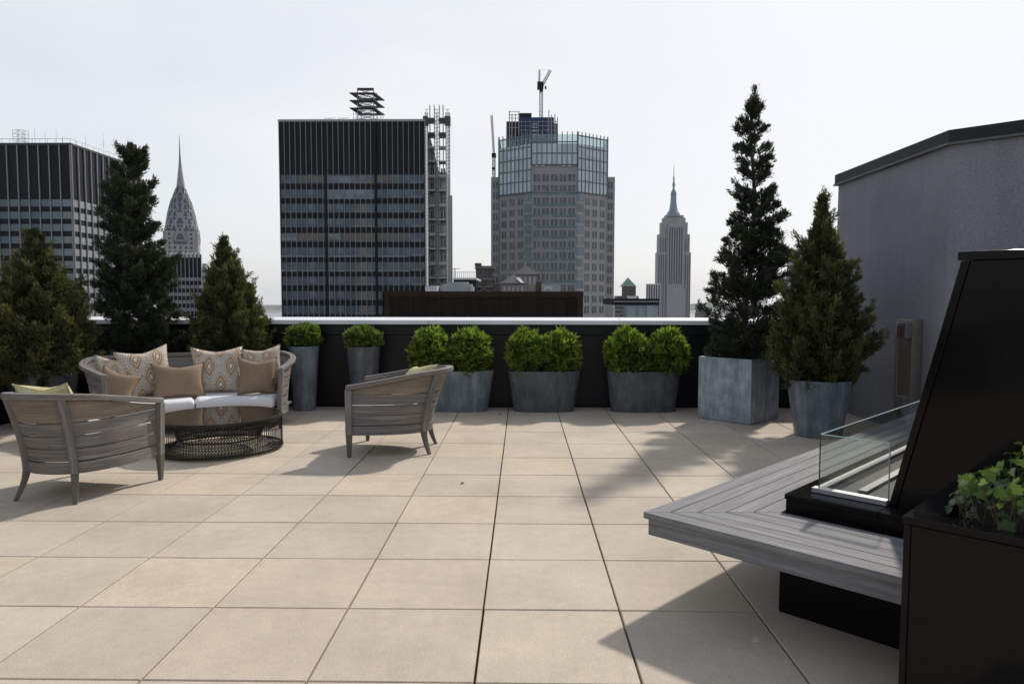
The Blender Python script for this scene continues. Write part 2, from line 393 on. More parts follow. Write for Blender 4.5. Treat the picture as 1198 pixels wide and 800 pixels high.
LEAF_IVY = m_leaf('ivy', [(0, (.012, .022, .009)), (.35, (.030, .060, .010)), (.65, (.095, .17, .015)), (1, (.27, .37, .045))], .22, .2)

# ------------------------------------------------------------------ terrace
T = .61; GX = -.2827 * T; GY = 5.085 * T
WALL_Y = 9.04; WALL_X = 4.0; LEFT_X = -5.72
rnd = random.Random(3)
f = MB()
gap = .0045; ch = .003
for i in range(-11, 17):
    for j in range(-13, 5 + 6):
        x0 = GX + i * T + gap + rnd.uniform(-.001, .001); x1 = GX + (i + 1) * T - gap; y0 = GY + j * T + gap * .8; y1 = GY + (j + 1) * T - gap * .8
        if y0 > WALL_Y or x1 < LEFT_X - .3 or x0 > 9.6: continue
        y1 = min(y1, WALL_Y + .05)
        if y1 - y0 < .05: continue
        z = rnd.uniform(-.0012, .0006); v = rnd.random()
        tilt = rnd.uniform(-.0008, .0008)
        A = [(x0 + ch, y0 + ch, z), (x1 - ch, y0 + ch, z + tilt), (x1 - ch, y1 - ch, z + tilt), (x0 + ch, y1 - ch, z)]
        B = [(x0, y0, z - ch), (x1, y0, z - ch + tilt), (x1, y1, z - ch + tilt), (x0, y1, z - ch)]
        Cc = [(p[0], p[1], -.04) for p in B]
        f.face(A, val=v)
        for k in range(4):
            l = (k + 1) % 4
            f.face([B[k], B[l], A[l], A[k]], val=v); f.face([Cc[k], Cc[l], B[l], B[k]], val=v)
tag(f.build('terrace_paving', PAVER), kind='structure')
g = MB(); g.box((1.5, 1., -.12), (16.4, 16.4, .16)); tag(g.build('terrace_bedding', plain('grit_bed', (.09, .08, .068), .95, var=.3, scale=80)), kind='structure')

# perimeter wall with light sloping coping
pw = thing('parapet_wall', (0, WALL_Y, 0), 'long black panelled parapet wall at the far edge with light grey coping', 'wall')
m = MB()
m.obox((0, 0, 0), (1,0,0), (0,1,0), (0,0,1), (LEFT_X - .35, WALL_X + .02), (.02, .34), (-.3, 1.06))
m.build('wall_core', BLACKPANEL, pw)
x = LEFT_X; k = 0
while x < WALL_X - .01:
    x2 = min(x + 1.22, WALL_X)
    p = MB(); p.obox((0,0,0), (1,0,0), (0,1,0), (0,0,1), (x + .003, x2 - .003), (-.004, .018), (.035, .925)).build('wall_panel', BLACKPANEL, pw, bevel=.002)
    p = MB(); p.obox((0,0,0), (1,0,0), (0,1,0), (0,0,1), (x + .003, x2 - .003), (-.012, .018), (.935, 1.05)).build('trim_panel', BLACKPANEL, pw, bevel=.002)
    x = x2
def coping(root, x0, x1, seg):
    x = x0
    while x < x1 - .01:
        x2 = min(x + seg, x1); c = MB(); a = x + .0015; b_ = x2 - .0015
        prof = [(-.045, 1.066), (-.045, 1.118), (.17, 1.152), (.36, 1.13), (.36, 1.065)]
        L_ = [(a, p[0], p[1]) for p in prof]; R_ = [(b_, p[0], p[1]) for p in prof]
        for q in range(5):
            w = (q + 1) % 5; c.face([L_[q], R_[q], R_[w], L_[w]])
        c.face(L_[::-1]); c.face(R_)
        c.build('coping', COPING, root, bevel=.003)
        x = x2
coping(pw, LEFT_X - .36, WALL_X - .04, 2.44)
# left return wall
lw = thing('side_parapet_wall', (LEFT_X, WALL_Y, 0), 'black parapet wall running towards the viewer along the left edge', 'wall', rz=R(90))
# local x -> world +Y ; local y -> world -X
m = MB(); m.obox((0,0,0), (1,0,0), (0,1,0), (0,0,1), (-11.5, .016), (.0, .33), (-.3, 1.06)); m.build('wall_core', BLACKPANEL, lw)
coping(lw, -11.5, -.05, 2.44)

# ------------------------------------------------------------------ grey stucco penthouse
pb = thing('penthouse', (WALL_X, 6.78, 0), 'dark grey stucco rooftop building with angled corner and dark metal coping at the right', 'building')
vd = Vector((.728, -.685)); vd.normalize()
poly = [(0, 0), (vd.x * 6.5, vd.y * 6.5), (vd.x * 6.5 + 5, vd.y * 6.5), (vd.x * 6.5 + 5, 2.36), (0, 2.36)]
MB().prism(poly, -.3, 2.86).build('wall', STUCCO, pb)
def offset(poly, d):
    out = []; n = len(poly)
    for i in range(n):
        p0, p1, p2 = Vector(poly[i-1]), Vector(poly[i]), Vector(poly[(i+1) % n])
        a = (p1 - p0).normalized(); b = (p2 - p1).normalized(); na = Vector((a.y, -a.x)); nb = Vector((b.y, -b.x))
        k = (na + nb); k = k / max(1e-6, k.dot(na)); out.append(tuple(p1 + k * d))
    return out
MB().prism(offset(poly, .035), 2.835, 2.965).build('coping', DARKCOP, pb, bevel=.004)
MB().prism(offset(poly, .047), 2.825, 2.848).build('drip_edge', plain('drip_metal', (.10, .105, .11), .5, .2), pb, bevel=.002)

# power pedestal on the wall
pp = thing('power_pedestal', (WALL_X, 7.28, 0), 'stainless steel power post with two outlet boxes against the grey wall', 'power post')
MB().obox((0,0,0), (1,0,0), (0,1,0), (0,0,1), (-.11, -.002), (-.155, .155), (.0, 1.19)).build('post', STEEL, pp, bevel=.006)
MB().obox((0,0,0), (1,0,0), (0,1,0), (0,0,1), (-.116, -.1), (.095, .145), (.03, 1.16)).build('cover_strip', plain('strip_metal', (.42, .37, .31), .4, .7), pp, bevel=.003)
for zc, lid in ((1.08, REDLID), (.33, GREYBOX)):
    bx = MB().obox((0,0,0), (1,0,0), (0,1,0), (0,0,1), (-.19, -.111), (-.17, -.02), (zc - .085, zc + .085)).build('outlet_box', GREYBOX, pp, bevel=.012)
    MB().obox((0,0,0), (1,0,0), (0,1,0), (0,0,1), (-.205, -.19), (-.145, -.045), (zc - .055, zc + .055)).build('lid', lid, bx, bevel=.01)

# ------------------------------------------------------------------ timber bench, fireplace, fire trough, planter box
BO = Vector((.552, 3.195, 0)); BA = R(45.9)
UU = Vector((math.cos(BA), math.sin(BA), 0)); VV = Vector((math.sin(BA), -math.cos(BA), 0)); ZZ = Vector((0, 0, 1))
# local frame for things of this group: x = UU, y = VV  (left handed), so use explicit vectors
bn = thing('timber_bench', BO, 'L-shaped weathered grey timber bench with mitred corner around the black fireplace', 'bench')
NPL = 5; PW = .0895; TH = .028; ZT = .42
LU = 5.0; LV = 2.6
def plank_u(k):   # runs along U, lies in v range
    v0 = k * PW + .0019; v1 = (k + 1) * PW - .0019
    m = MB()
    e = 4.90 - .0
    P = lambda u, v, z: UU * u + VV * v + ZZ * z
    a0, a1 = v0, v1                      # mitre u=v
    # end at penthouse wall  x = WALL_X-.01
    def uend(v): return (WALL_X - .012 - BO.x - VV.x * v) / UU.x
    b0, b1 = uend(v0), uend(v1)
    top = [P(a0 + .0012, v0, ZT), P(b0, v0, ZT), P(b1, v1, ZT), P(a1 + .0012, v1, ZT)]; bot = [p - ZZ * TH for p in top]
    of = rnd.random() * 9
    uvs = [(a0 + of, v0 + of), (b0 + of, v0 + of), (b1 + of, v1 + of), (a1 + of, v1 + of)]
    m.face(top[::-1], uvs[::-1]); m.face(bot, uvs)
    for q in range(4):
        w = (q + 1) % 4; m.face([top[q], top[w], bot[w], bot[q]], [uvs[q], uvs[w], (uvs[w][0], uvs[w][1] + TH), (uvs[q][0], uvs[q][1] + TH)])
    return m
def plank_v(k):
    u0_ = k * PW + .0019; u1_ = (k + 1) * PW - .0019
    m = MB(); P = lambda u, v, z: UU * u + VV * v + ZZ * z
    top = [P(u0_, u0_ + .0012, ZT), P(u1_, u1_ + .0012, ZT), P(u1_, LV, ZT), P(u0_, LV, ZT)]; bot = [p - ZZ * TH for p in top]
    of = rnd.random() * 9
    uvs = [(u0_ + of, u0_ + of), (u1_ + of, u1_ + of), (LV + of, u1_ + of), (LV + of, u0_ + of)]
    m.face(top[::-1], uvs[::-1]); m.face(bot, uvs)
    for q in range(4):
        w = (q + 1) % 4; m.face([top[q], top[w], bot[w], bot[q]], [uvs[q], uvs[w], (uvs[w][0], uvs[w][1] + TH), (uvs[q][0], uvs[q][1] + TH)])
    return m
for k in range(NPL):
    plank_u(k).build('plank', DECK, bn, bevel=.002); plank_v(k).build('plank', DECK, bn, bevel=.002)
AP = .018
m = MB().obox((0,0,0), VV, UU, ZZ, (AP + .0, LV), (AP, AP + .035), (.315, ZT - TH - .001)); m.build('apron_board', DECK, bn, bevel=.004)
m = MB().obox((0,0,0), UU, VV, ZZ, (AP + .036, 4.6), (AP, AP + .035), (.315, ZT - TH - .001)); m.build('apron_board', DECK, bn, bevel=.004)
m = MB().obox((0,0,0), UU, VV, ZZ, (.35, .62), (.49, LV), (0.001, .36)); m.build('plinth', GRANITE, bn, bevel=.002)
m = MB().obox((0,0,0), UU, VV, ZZ, (.621, 4.3), (.49, .62), (0.001, .36)); m.build('plinth', GRANITE, bn, bevel=.002)

# fireplace with sloping end slab and fire trough
fp = thing('fireplace', BO + UU * .63 + VV * .85, 'tall polished black granite fireplace with slanted edge rising behind the bench', 'fireplace')
fo = -(UU * .63 + VV * .85)        # children use BO-based coordinates
def fP(u, v, z): return fo + UU * u + VV * v + ZZ * z
def slab(u0_, u1_, prof):
    m = MB(); A = [fP(u0_, p[0], p[1]) for p in prof]; B = [fP(u1_, p[0], p[1]) for p in prof]; n = len(prof)
    m.face(A, None); m.face(B[::-1], None)
    for q in range(n):
        w = (q + 1) % n; m.face([A[w], A[q], B[q], B[w]], None)
    return m
slab(.63, 2.9, [(.875, .497), (1.115, 1.545), (2.5, 1.545), (2.5, 0.), (.875, 0.)]).build('body', GRANITE, fp, bevel=.002)
slab(.622, 2.91, [(.845, .497), (.874, .497), (1.114, 1.545), (1.083, 1.545)]).build('edge_slab', GRANITE, fp, bevel=.002)
slab(.612, 2.92, [(1.072, 1.547), (2.52, 1.547), (2.52, 1.582), (1.072, 1.582)]).build('cap', GRANITE, fp, bevel=.003)
slab(.4955, 3.6, [(.447, .36), (.447, .470), (.844, .470), (.844, .36)]).build('hearth', GRANITE, fp, bevel=.002)
slab(.491, 3.61, [(.442, .472), (.442, .496), (.8435, .496), (.8435, .472)]).build('hearth_top', GRANITE, fp, bevel=.002)
slab(.4955, .629, [(.845, .36), (.845, .470), (2.0, .470), (2.0, .36)]).build('hearth', GRANITE, fp, bevel=.002)
slab(.491, .6205, [(.846, .472), (.846, .496), (2.0, .496), (2.0, .472)]).build('hearth_top', GRANITE, fp, bevel=.002)
ws = thing('wind_screen', BO + UU * .625 + VV * .55 + ZZ * .497, 'clear glass wind screen standing in metal rails on the black hearth', 'glass screen')
so_ = -(UU * .625 + VV * .55)
def sbox(u, v, z): return MB().obox(so_, UU, VV, ZZ, u, v, (z[0] - .497, z[1] - .497))
sbox((.620, .630), (.548, .842), (.515, .768)).build('glass_pane', GLASS, ws)
sbox((.632, 3.3), (.544, .554), (.515, .768)).build('glass_pane', GLASS, ws)
sbox((.602, .648), (.520, .842), (.4975, .520)).build('rail', RAILMETAL, ws, bevel=.002)
sbox((.649, 3.32), (.530, .568), (.4975, .520)).build('rail', RAILMETAL, ws, bevel=.002)
GEDGE = plain('glass_edge', (.30, .42, .38), .2)  # greenish pane edges; bright tops and dark upright put into the strip colours
sbox((.6195, .6305), (.5475, .8425), (.768, .7705)).build('glass_edge', GEDGE, ws)
sbox((.6315, 3.3), (.5435, .5545), (.768, .7705)).build('glass_edge', GEDGE, ws)
sbox((.6193, .6307), (.8422, .8445), (.520, .7705)).build('glass_edge', GEDGE, ws)
sbox((.6193, .6307), (.5450, .5475), (.520, .7705)).build('glass_edge', plain('glass_edge_dark', (.03, .07, .065), .2), ws)
GRAVEL = plain('lava_gravel', (.05, .048, .045), .8, var=.5, scale=90)
slab(.66, 3.3, [(.575, .498), (.575, .506), (.838, .506), (.838, .498)]).build('gravel_bed', GRAVEL, fp)
slab(.70, 3.2, [(.69, .507), (.69, .523), (.73, .523), (.73, .507)]).build('burner', GREYBOX, fp, bevel=.003)

PBZ = .70
bp = thing('black_planter', BO + UU * -.212 + VV * 1.14, 'polished black granite planter box in the right foreground corner', 'planter')
bo_ = -(UU * -.212 + VV * 1.14)
def pbox(u, v, z): return MB().obox(bo_, UU, VV, ZZ, u, v, z)
u0p, u1p, v0p, v1p = -.212, .607, 1.14, 2.6
pbox((u0p, u1p), (v0p, v0p + .02), (0, PBZ - .026)).build('side_panel', GRANITE, bp, bevel=.002)
pbox((u0p, u1p), (v1p - .02, v1p), (0, PBZ - .026)).build('side_panel', GRANITE, bp, bevel=.002)
pbox((u0p + .003, u0p + .023), (v0p + .021, v1p - .021), (0, PBZ - .028)).build('front_panel', GRANITE, bp, bevel=.002)
pbox((u1p - .023, u1p - .003), (v0p + .021, v1p - .021), (0, PBZ - .028)).build('back_panel', GRANITE, bp, bevel=.002)
RW = .085
for (a, b_, c, d) in ((u0p - .004, u0p + RW, v0p - .004, v1p), (u1p - RW, u1p, v0p - .004, v1p), (u0p + RW + .001, u1p - RW - .001, v0p - .004, v0p + RW), (u0p + RW + .001, u1p - RW - .001, v1p - RW, v1p)):
    pbox((a, b_), (c, d), (PBZ - .024, PBZ)).build('rim', GRANITE, bp, bevel=.002)
pbox((u0p + .03, u1p - .03), (v0p + .03, v1p - .03), (PBZ - .14, PBZ - .05)).build('soil', SOIL, bp)

# ivy-like foliage
def leaf_shape():
    # five lobed leaf, tip along +y, in a 1 m unit; returns outline
    pts = []
    out = [(0, 0), (.16, -.09), (.36, -.02), (.30, .16), (.52, .34), (.34, .46), (.33, .66), (.16, .74), (0, 1.0)]
    return out + [(-x, y) for x, y in out[-2:0:-1]]
LO = leaf_shape()
def add_leaf(m, p, d, nrm, size, val, fold=.25, curl=.2):
    d = d.normalized(); s = d.cross(nrm).normalized(); nn = s.cross(d)
    def Q(x, y): return p + (s * x + d * y + nn * (abs(x) * fold - curl * y * y)) * size
    c = Q(0, .38); n = len(LO)
    for i in range(n):
        a, b = LO[i], LO[(i+1) % n]
        m.face([c, Q(*a), Q(*b)], [(0, .38), a, b], val)
iv = thing('ivy_plant', BO + UU * .15 + VV * 1.6 + ZZ * (PBZ - .05), 'lush bright green broad-leaved ivy filling the black granite planter', 'plant')
r_ = random.Random(11); m = MB(); st = MB()
io = -(UU * .15 + VV * 1.6 + ZZ * (PBZ - .05))
for k in range(950):
    v = r_.uniform(1.225, 2.5); u = r_.uniform(-.14, .50)
    env = .20 * max(.0, 1 - ((u - .16) / .44) ** 2) ** .6 * min(1, (v - 1.20) / .15) ** .6 + .02
    env *= .85 + .3 * math.sin(v * 17 + u * 11) * .5
    h = env * (r_.random() ** .6)
    p = BO + UU * u + VV * v + ZZ * (PBZ - .01 + h)
    outw = UU * (u - .18) * 1.8 + VV * ((v - 1.55) if v < 1.5 else 0) * 1.4
    nrm = (ZZ * .75 + outw + Vector((r_.gauss(0, .38), r_.gauss(0, .38), 0)) - UU * .35).normalized()
    dr = Vector((r_.gauss(0, 1), r_.gauss(0, 1), r_.gauss(-.2, .3))) - UU * .5; dr = dr - nrm * dr.dot(nrm)
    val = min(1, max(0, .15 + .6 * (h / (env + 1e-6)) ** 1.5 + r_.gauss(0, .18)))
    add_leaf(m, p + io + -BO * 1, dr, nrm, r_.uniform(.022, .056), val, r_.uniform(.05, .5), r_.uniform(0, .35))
    if k % 2 == 0:
        q = p - nrm * .06 - ZZ * h * .7
        st.tube([q + io - BO, p + io - BO], [.002, .0012], 5)
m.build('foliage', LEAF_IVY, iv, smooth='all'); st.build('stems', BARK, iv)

# ------------------------------------------------------------------ planters
def superring(a, b, n, N, z, cx=0, cy=0):
    out = []
    for k in range(N):
        t = 2 * math.pi * k / N; c, s = math.cos(t), math.sin(t)
        out.append((cx + a * math.copysign(abs(c) ** (2 / n), c), cy + b * math.copysign(abs(s) ** (2 / n), s), z))
    return out
def pot(name, loc, at_, bt, ab, bb, h, n, mat, label, group=None, rz=0, wall=.03, tilt=0):
    root = thing(name, loc, label, 'planter', group, rz)
    root.rotation_euler = (0, tilt, rz)
    N = 64; K = 6; rr_ = []
    for k in range(K + 1):
        t = k / K; rr_.append(superring(ab + (at_ - ab) * t, bb + (bt - bb) * t, n, N, h * t))
    rr_.append(superring(at_ - wall, bt - wall, n, N, h + .001)); rr_.append(superring(at_ - wall - .004, bt - wall - .004, n, N, h - .07))
    MB().rings(rr_, closed_top=False).build('shell', mat, root, bevel=.004, smooth=True)
    sr = [superring(at_ - wall - .002, bt - wall - .002, n, N, h - .06), superring((at_ - wall) * .5, (bt - wall) * .5, n, N, h - .035)]
    MB().rings(sr, closed_bot=False).build('soil', SOIL, root)
    return root
pot('tall_round_planter', (-2.73, 8.80, 0), .185, .185, .135, .135, .80, 2, ZINC, 'tall tapered round zinc planter right beside the sofa arm', 'tall round zinc planters by the parapet')
pot('tall_round_planter', (-1.98, 8.80, 0), .205, .205, .145, .145, .80, 2, ZINC_DARK, 'tall tapered round zinc planter standing free behind the single right armchair', 'tall round zinc planters by the parapet')
TR = 'oval zinc troughs along the parapet'
pot('oval_trough', (-.78, 8.80, 0), .43, .20, .345, .16, .505, 2.6, ZINC, 'oval zinc trough with two shrubs, half hidden by the right armchair', TR)
pot('oval_trough', (.27, 8.80, 0), .455, .20, .375, .16, .505, 2.6, ZINC_DARK, 'oval zinc trough with two shrubs, middle one of the row', TR)
pot('oval_trough', (1.505, 8.80, 0), .455, .20, .395, .16, .505, 2.6, ZINC_DARK, 'oval zinc trough with two shrubs, next to the big square planter', TR)
# cube planter
c0 = Vector((2.524, 7.803, 0)); cl = Vector((2.076, 8.272, 0)); cr = Vector((3.03, 8.30, 0))
ex = (cr - c0).normalized(); ey = Vector((-ex.y, ex.x, 0))
S = .665
cp_ = thing('square_planter', c0 + ex * S / 2 + ey * S / 2, 'big square zinc planter holding the tallest conifer on the right', 'planter')
cpo = -(ex * S / 2 + ey * S / 2); hC = .725
ring = lambda i, z: [cpo + ex * a + ey * b + ZZ * z for a, b in ((i, i), (S - i, i), (S - i, S - i), (i, S - i))]
MB().rings([ring(.008, 0), ring(0, .012), ring(0, hC), ring(.028, hC + .001), ring(.03, hC - .07)], closed_top=False).build('shell', ZINC_BLUE, cp_, bevel=.004)
MB().rings([ring(.029, hC - .075), ring(.1, hC - .06)], closed_bot=False).build('soil', SOIL, cp_)
pot('round_planter', (3.03, 7.24, 0), .315, .315, .225, .225, .58, 2, ZINC, 'tapered round zinc planter with bushy conifer beside the grey building', 'tapered round zinc planters with conifers')
pot('round_planter', (-5.28, 7.70, 0), .345, .345, .27, .27, .60, 2, ZINC_DARK, 'dark tapered round planter behind the left armchair at the left edge', 'tapered round zinc planters with conifers')
pot('round_planter', (-4.71, 8.66, 0), .31, .31, .24, .24, .62, 2, ZINC_DARK, 'dark round planter behind the left half of the sofa', 'tapered round zinc planters with conifers')
pot('round_planter', (-3.60, 8.70, 0), .30, .30, .235, .235, .62, 2, ZINC_DARK, 'dark round planter behind the right half of the sofa', 'tapered round zinc planters with conifers')

# ------------------------------------------------------------------ foliage
def blades(P0, D, L, W, val, rs):
    "numpy arrays -> quads (pointed blades)"
    n = len(P0)
    rv = rs.normal(size=(n, 3)); S_ = np.cross(D, rv); S_ /= np.linalg.norm(S_, axis=1)[:, None] + 1e-9
    a = P0; t = P0 + D * L[:, None]; mdl = P0 + D * (L * .5)[:, None]
    w = S_ * (W / 2)[:, None]
    V = np.stack([a, mdl + w, t, mdl - w], 1).reshape(-1, 3)
    F = np.arange(4 * n).reshape(n, 4)
    return V, F, val
def leafmesh(name, V, F, val, mat, parent):
    me = bpy.data.meshes.new(name)
    me.vertices.add(len(V)); me.vertices.foreach_set('co', V.astype(np.float32).ravel())
    me.loops.add(F.size); me.loops.foreach_set('vertex_index', F.astype(np.int32).ravel())
    me.polygons.add(len(F)); me.polygons.foreach_set('loop_start', np.arange(0, F.size, 4, dtype=np.int32)); me.polygons.foreach_set('loop_total', np.full(len(F), 4, np.int32))
    a = me.attributes.new('var', 'FLOAT', 'FACE'); a.data.foreach_set('value', val.astype(np.float32))
    me.update(calc_edges=True); me.materials.append(mat)
    o = bpy.data.objects.new(name, me); col.objects.link(o)
    if parent: o.parent = parent
    return o
def tufts(P, D, val, per, L, W, spread, rs):
    n = len(P); P0 = np.repeat(P, per, 0) + rs.normal(size=(n * per, 3)) * spread * .25
    D0 = np.repeat(D, per, 0) + rs.normal(size=(n * per, 3)) * .42
    D0 /= np.linalg.norm(D0, axis=1)[:, None]
    v = np.clip(np.repeat(val, per) + rs.normal(size=n * per) * .13, 0, 1)
    return blades(P0, D0, L * rs.uniform(.6, 1.25, n * per), W * rs.uniform(.7, 1.3, n * per), v, rs)

def conifer(loc, prof, label, mat, seed, nb, per_bough, clump=.09, asc=.45, z_trunk=0., core=True, L=.05, W=.011, tierfreq=0, group='conifers in zinc planters'):
    "prof: (z, left extent, right extent) rel. to the trunk, metres from the ground"
    rs = np.random.RandomState(seed)
    root = thing('conifer', loc, label, 'tree', group)
    zb = loc[2]
    pz = np.array([p[0] - zb for p in prof])[::-1]; pl = np.array([p[1] for p in prof])[::-1]; pr = np.array([p[2] for p in prof])[::-1]
    top = pz[-1]
    cen = lambda z: (np.interp(z, pz, pl) + np.interp(z, pz, pr)) / 2
    def ext(z, ph):
        l_ = np.interp(z, pz, pl); r = np.interp(z, pz, pr); c = (l_ + r) / 2; h = (r - l_) / 2
        return c, h
    # bough tips
    ws_ = np.linspace(pz[0], top, 200); wt = (np.interp(ws_, pz, pr) - np.interp(ws_, pz, pl)) / 2 + .06; wt = wt / wt.sum()
    zt = rs.choice(ws_, nb, p=wt) + rs.uniform(-.02, .02, nb); zt = np.sort(zt)
    TP, TD, TV = [], [], []; tr = MB()
    # trunk
    lean = [(cen(z) * .0 + cen(z) * min(1, z / max(top * .55, .01)), 0, z) for z in np.linspace(z_trunk, top * .97, 9)]
    tr.tube([Vector(p) for p in lean], [.038 * (1 - k / 9.2) + .005 for k in range(9)], 8)
    for k in range(nb):
        ph = k * 2.399963 + rs.normal() * .25
        z = float(zt[k]); c, h = ext(z, ph)
        if h < .02: h = .02
        big = rs.uniform(.55, 1.0) ** .9 * (1.12 if rs.uniform() < .12 else 1)
        rad = h * big
        ax = c * min(1, z / max(top * .55, .01))
        z0 = max(z_trunk + .02, z - rad * asc - .05)
        c0_, _ = ext(z0, 0); ax0 = c0_ * min(1, z0 / max(top * .55, .01))
        o = np.array([ax0, 0, z0]); tip = np.array([c + rad * math.cos(ph), rad * math.sin(ph), z])
        d = tip - o; ln = np.linalg.norm(d); d = d / ln
        if k % 2 == 0: tr.tube([Vector(o), Vector(o + (tip - o) * .5 + np.array([0, 0, -.02])), Vector(tip * .97 + o * .03)], [.011, .007, .002], 5, False)
        nn = max(6, int(per_bough * (.35 + .9 * min(1, ln / .5))))
        t = rs.uniform(.18, 1.04, nn) ** .8
        cl = clump * (.45 + .8 * np.sin(np.pi * np.clip(t * .85 + .1, 0, 1))) * min(1., .25 + ln / .35) * min(1., .35 + h / .22)
        pos = o + np.outer(t, tip - o) + rs.normal(size=(nn, 3)) * cl[:, None] * np.array([1, 1, .75]) * .62
        dd = d * .7 + np.array([0, 0, .55]) + (pos - (o + np.outer(t, tip - o))) / (clump + .01) * .35
        dd = dd / np.linalg.norm(dd, axis=1)[:, None]
        dist = np.hypot(pos[:, 0] - ax, pos[:, 1]) / (h + .05)
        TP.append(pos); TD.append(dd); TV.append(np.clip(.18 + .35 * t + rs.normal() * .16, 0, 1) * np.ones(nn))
        if rs.uniform() < .75:       # upright leading shoot at the bough's end
            ns_ = 9; q_ = np.linspace(0, 1, ns_)[:, None]; sl_2 = rs.uniform(.05, .15) * (.5 + asc * .6); sd_ = np.array([math.cos(ph) * .45, math.sin(ph) * .45, .8]) + rs.normal(size=3) * .18
            sb_ = o + (tip - o) * rs.uniform(.82, 1.0); TP.append(sb_ + q_ * sd_ * sl_2 + rs.normal(size=(ns_, 3)) * .008); TD.append(np.tile(sd_ / np.linalg.norm(sd_), (ns_, 1))); TV.append(np.full(ns_, .55) + q_[:, 0] * .3)
    if core:
        n = int(nb * per_bough * .25); z = rs.choice(ws_, n, p=wt); th = rs.uniform(0, 2 * np.pi, n); q = np.sqrt(rs.uniform(0, 1, n)) * .72
        h = (np.interp(z, pz, pr) - np.interp(z, pz, pl)) / 2; c = cen(z)
        pos = np.stack([c + h * q * np.cos(th), h * q * np.sin(th), z], 1)
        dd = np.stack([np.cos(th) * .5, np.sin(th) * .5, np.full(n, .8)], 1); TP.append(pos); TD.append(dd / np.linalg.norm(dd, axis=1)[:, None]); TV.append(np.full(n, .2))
    # leader
    n = 30; z = np.linspace(top * .9, top - .05, n); TP.append(np.stack([np.interp(z, pz, (pl + pr) / 2), z * 0, z], 1) + rs.normal(size=(n, 3)) * .012); TD.append(np.tile([0, 0, 1.], (n, 1)) + rs.normal(size=(n, 3)) * .3); TV.append(np.full(n, .5))
    P = np.concatenate(TP); D = np.concatenate(TD); V_ = np.concatenate(TV)
    V, F, val = tufts(P, D, V_, 9, L, W, .05, rs)
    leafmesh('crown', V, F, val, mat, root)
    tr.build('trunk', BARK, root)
    return root

def prof_px(pts, cx, Y):
    s = Y / 829.
    return [(EYE + (350 - y) * s, (a - cx) * s, (b - cx) * s) for y, a, b in pts]
# tallest on the right
Y4 = 8.25
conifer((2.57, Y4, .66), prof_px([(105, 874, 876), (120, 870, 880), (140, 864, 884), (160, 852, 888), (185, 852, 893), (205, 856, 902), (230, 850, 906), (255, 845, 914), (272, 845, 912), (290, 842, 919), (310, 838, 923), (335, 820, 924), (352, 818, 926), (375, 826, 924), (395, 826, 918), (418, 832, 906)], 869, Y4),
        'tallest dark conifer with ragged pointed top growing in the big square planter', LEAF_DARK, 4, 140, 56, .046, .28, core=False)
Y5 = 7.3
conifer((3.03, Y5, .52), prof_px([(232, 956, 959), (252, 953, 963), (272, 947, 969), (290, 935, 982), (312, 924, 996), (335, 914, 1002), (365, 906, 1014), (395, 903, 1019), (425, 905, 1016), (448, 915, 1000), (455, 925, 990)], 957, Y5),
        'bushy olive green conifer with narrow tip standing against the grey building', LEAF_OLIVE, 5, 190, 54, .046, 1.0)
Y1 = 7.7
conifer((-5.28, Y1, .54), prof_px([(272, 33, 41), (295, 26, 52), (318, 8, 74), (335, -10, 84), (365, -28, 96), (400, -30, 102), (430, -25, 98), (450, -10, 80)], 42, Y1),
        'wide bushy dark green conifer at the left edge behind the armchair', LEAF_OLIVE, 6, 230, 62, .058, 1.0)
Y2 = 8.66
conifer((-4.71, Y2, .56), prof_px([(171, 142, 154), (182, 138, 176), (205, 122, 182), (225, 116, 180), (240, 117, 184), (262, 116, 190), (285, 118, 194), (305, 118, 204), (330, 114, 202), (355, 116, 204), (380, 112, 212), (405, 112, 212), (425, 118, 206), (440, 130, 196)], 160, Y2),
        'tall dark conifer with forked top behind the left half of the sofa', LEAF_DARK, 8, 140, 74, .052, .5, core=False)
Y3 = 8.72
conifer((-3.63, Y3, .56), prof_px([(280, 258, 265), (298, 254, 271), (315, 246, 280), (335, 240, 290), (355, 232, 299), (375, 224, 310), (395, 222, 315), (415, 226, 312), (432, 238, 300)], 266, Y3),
        'medium olive green conical conifer behind the right half of the sofa', LEAF_OLIVE, 9, 180, 60, .052, 1.0)

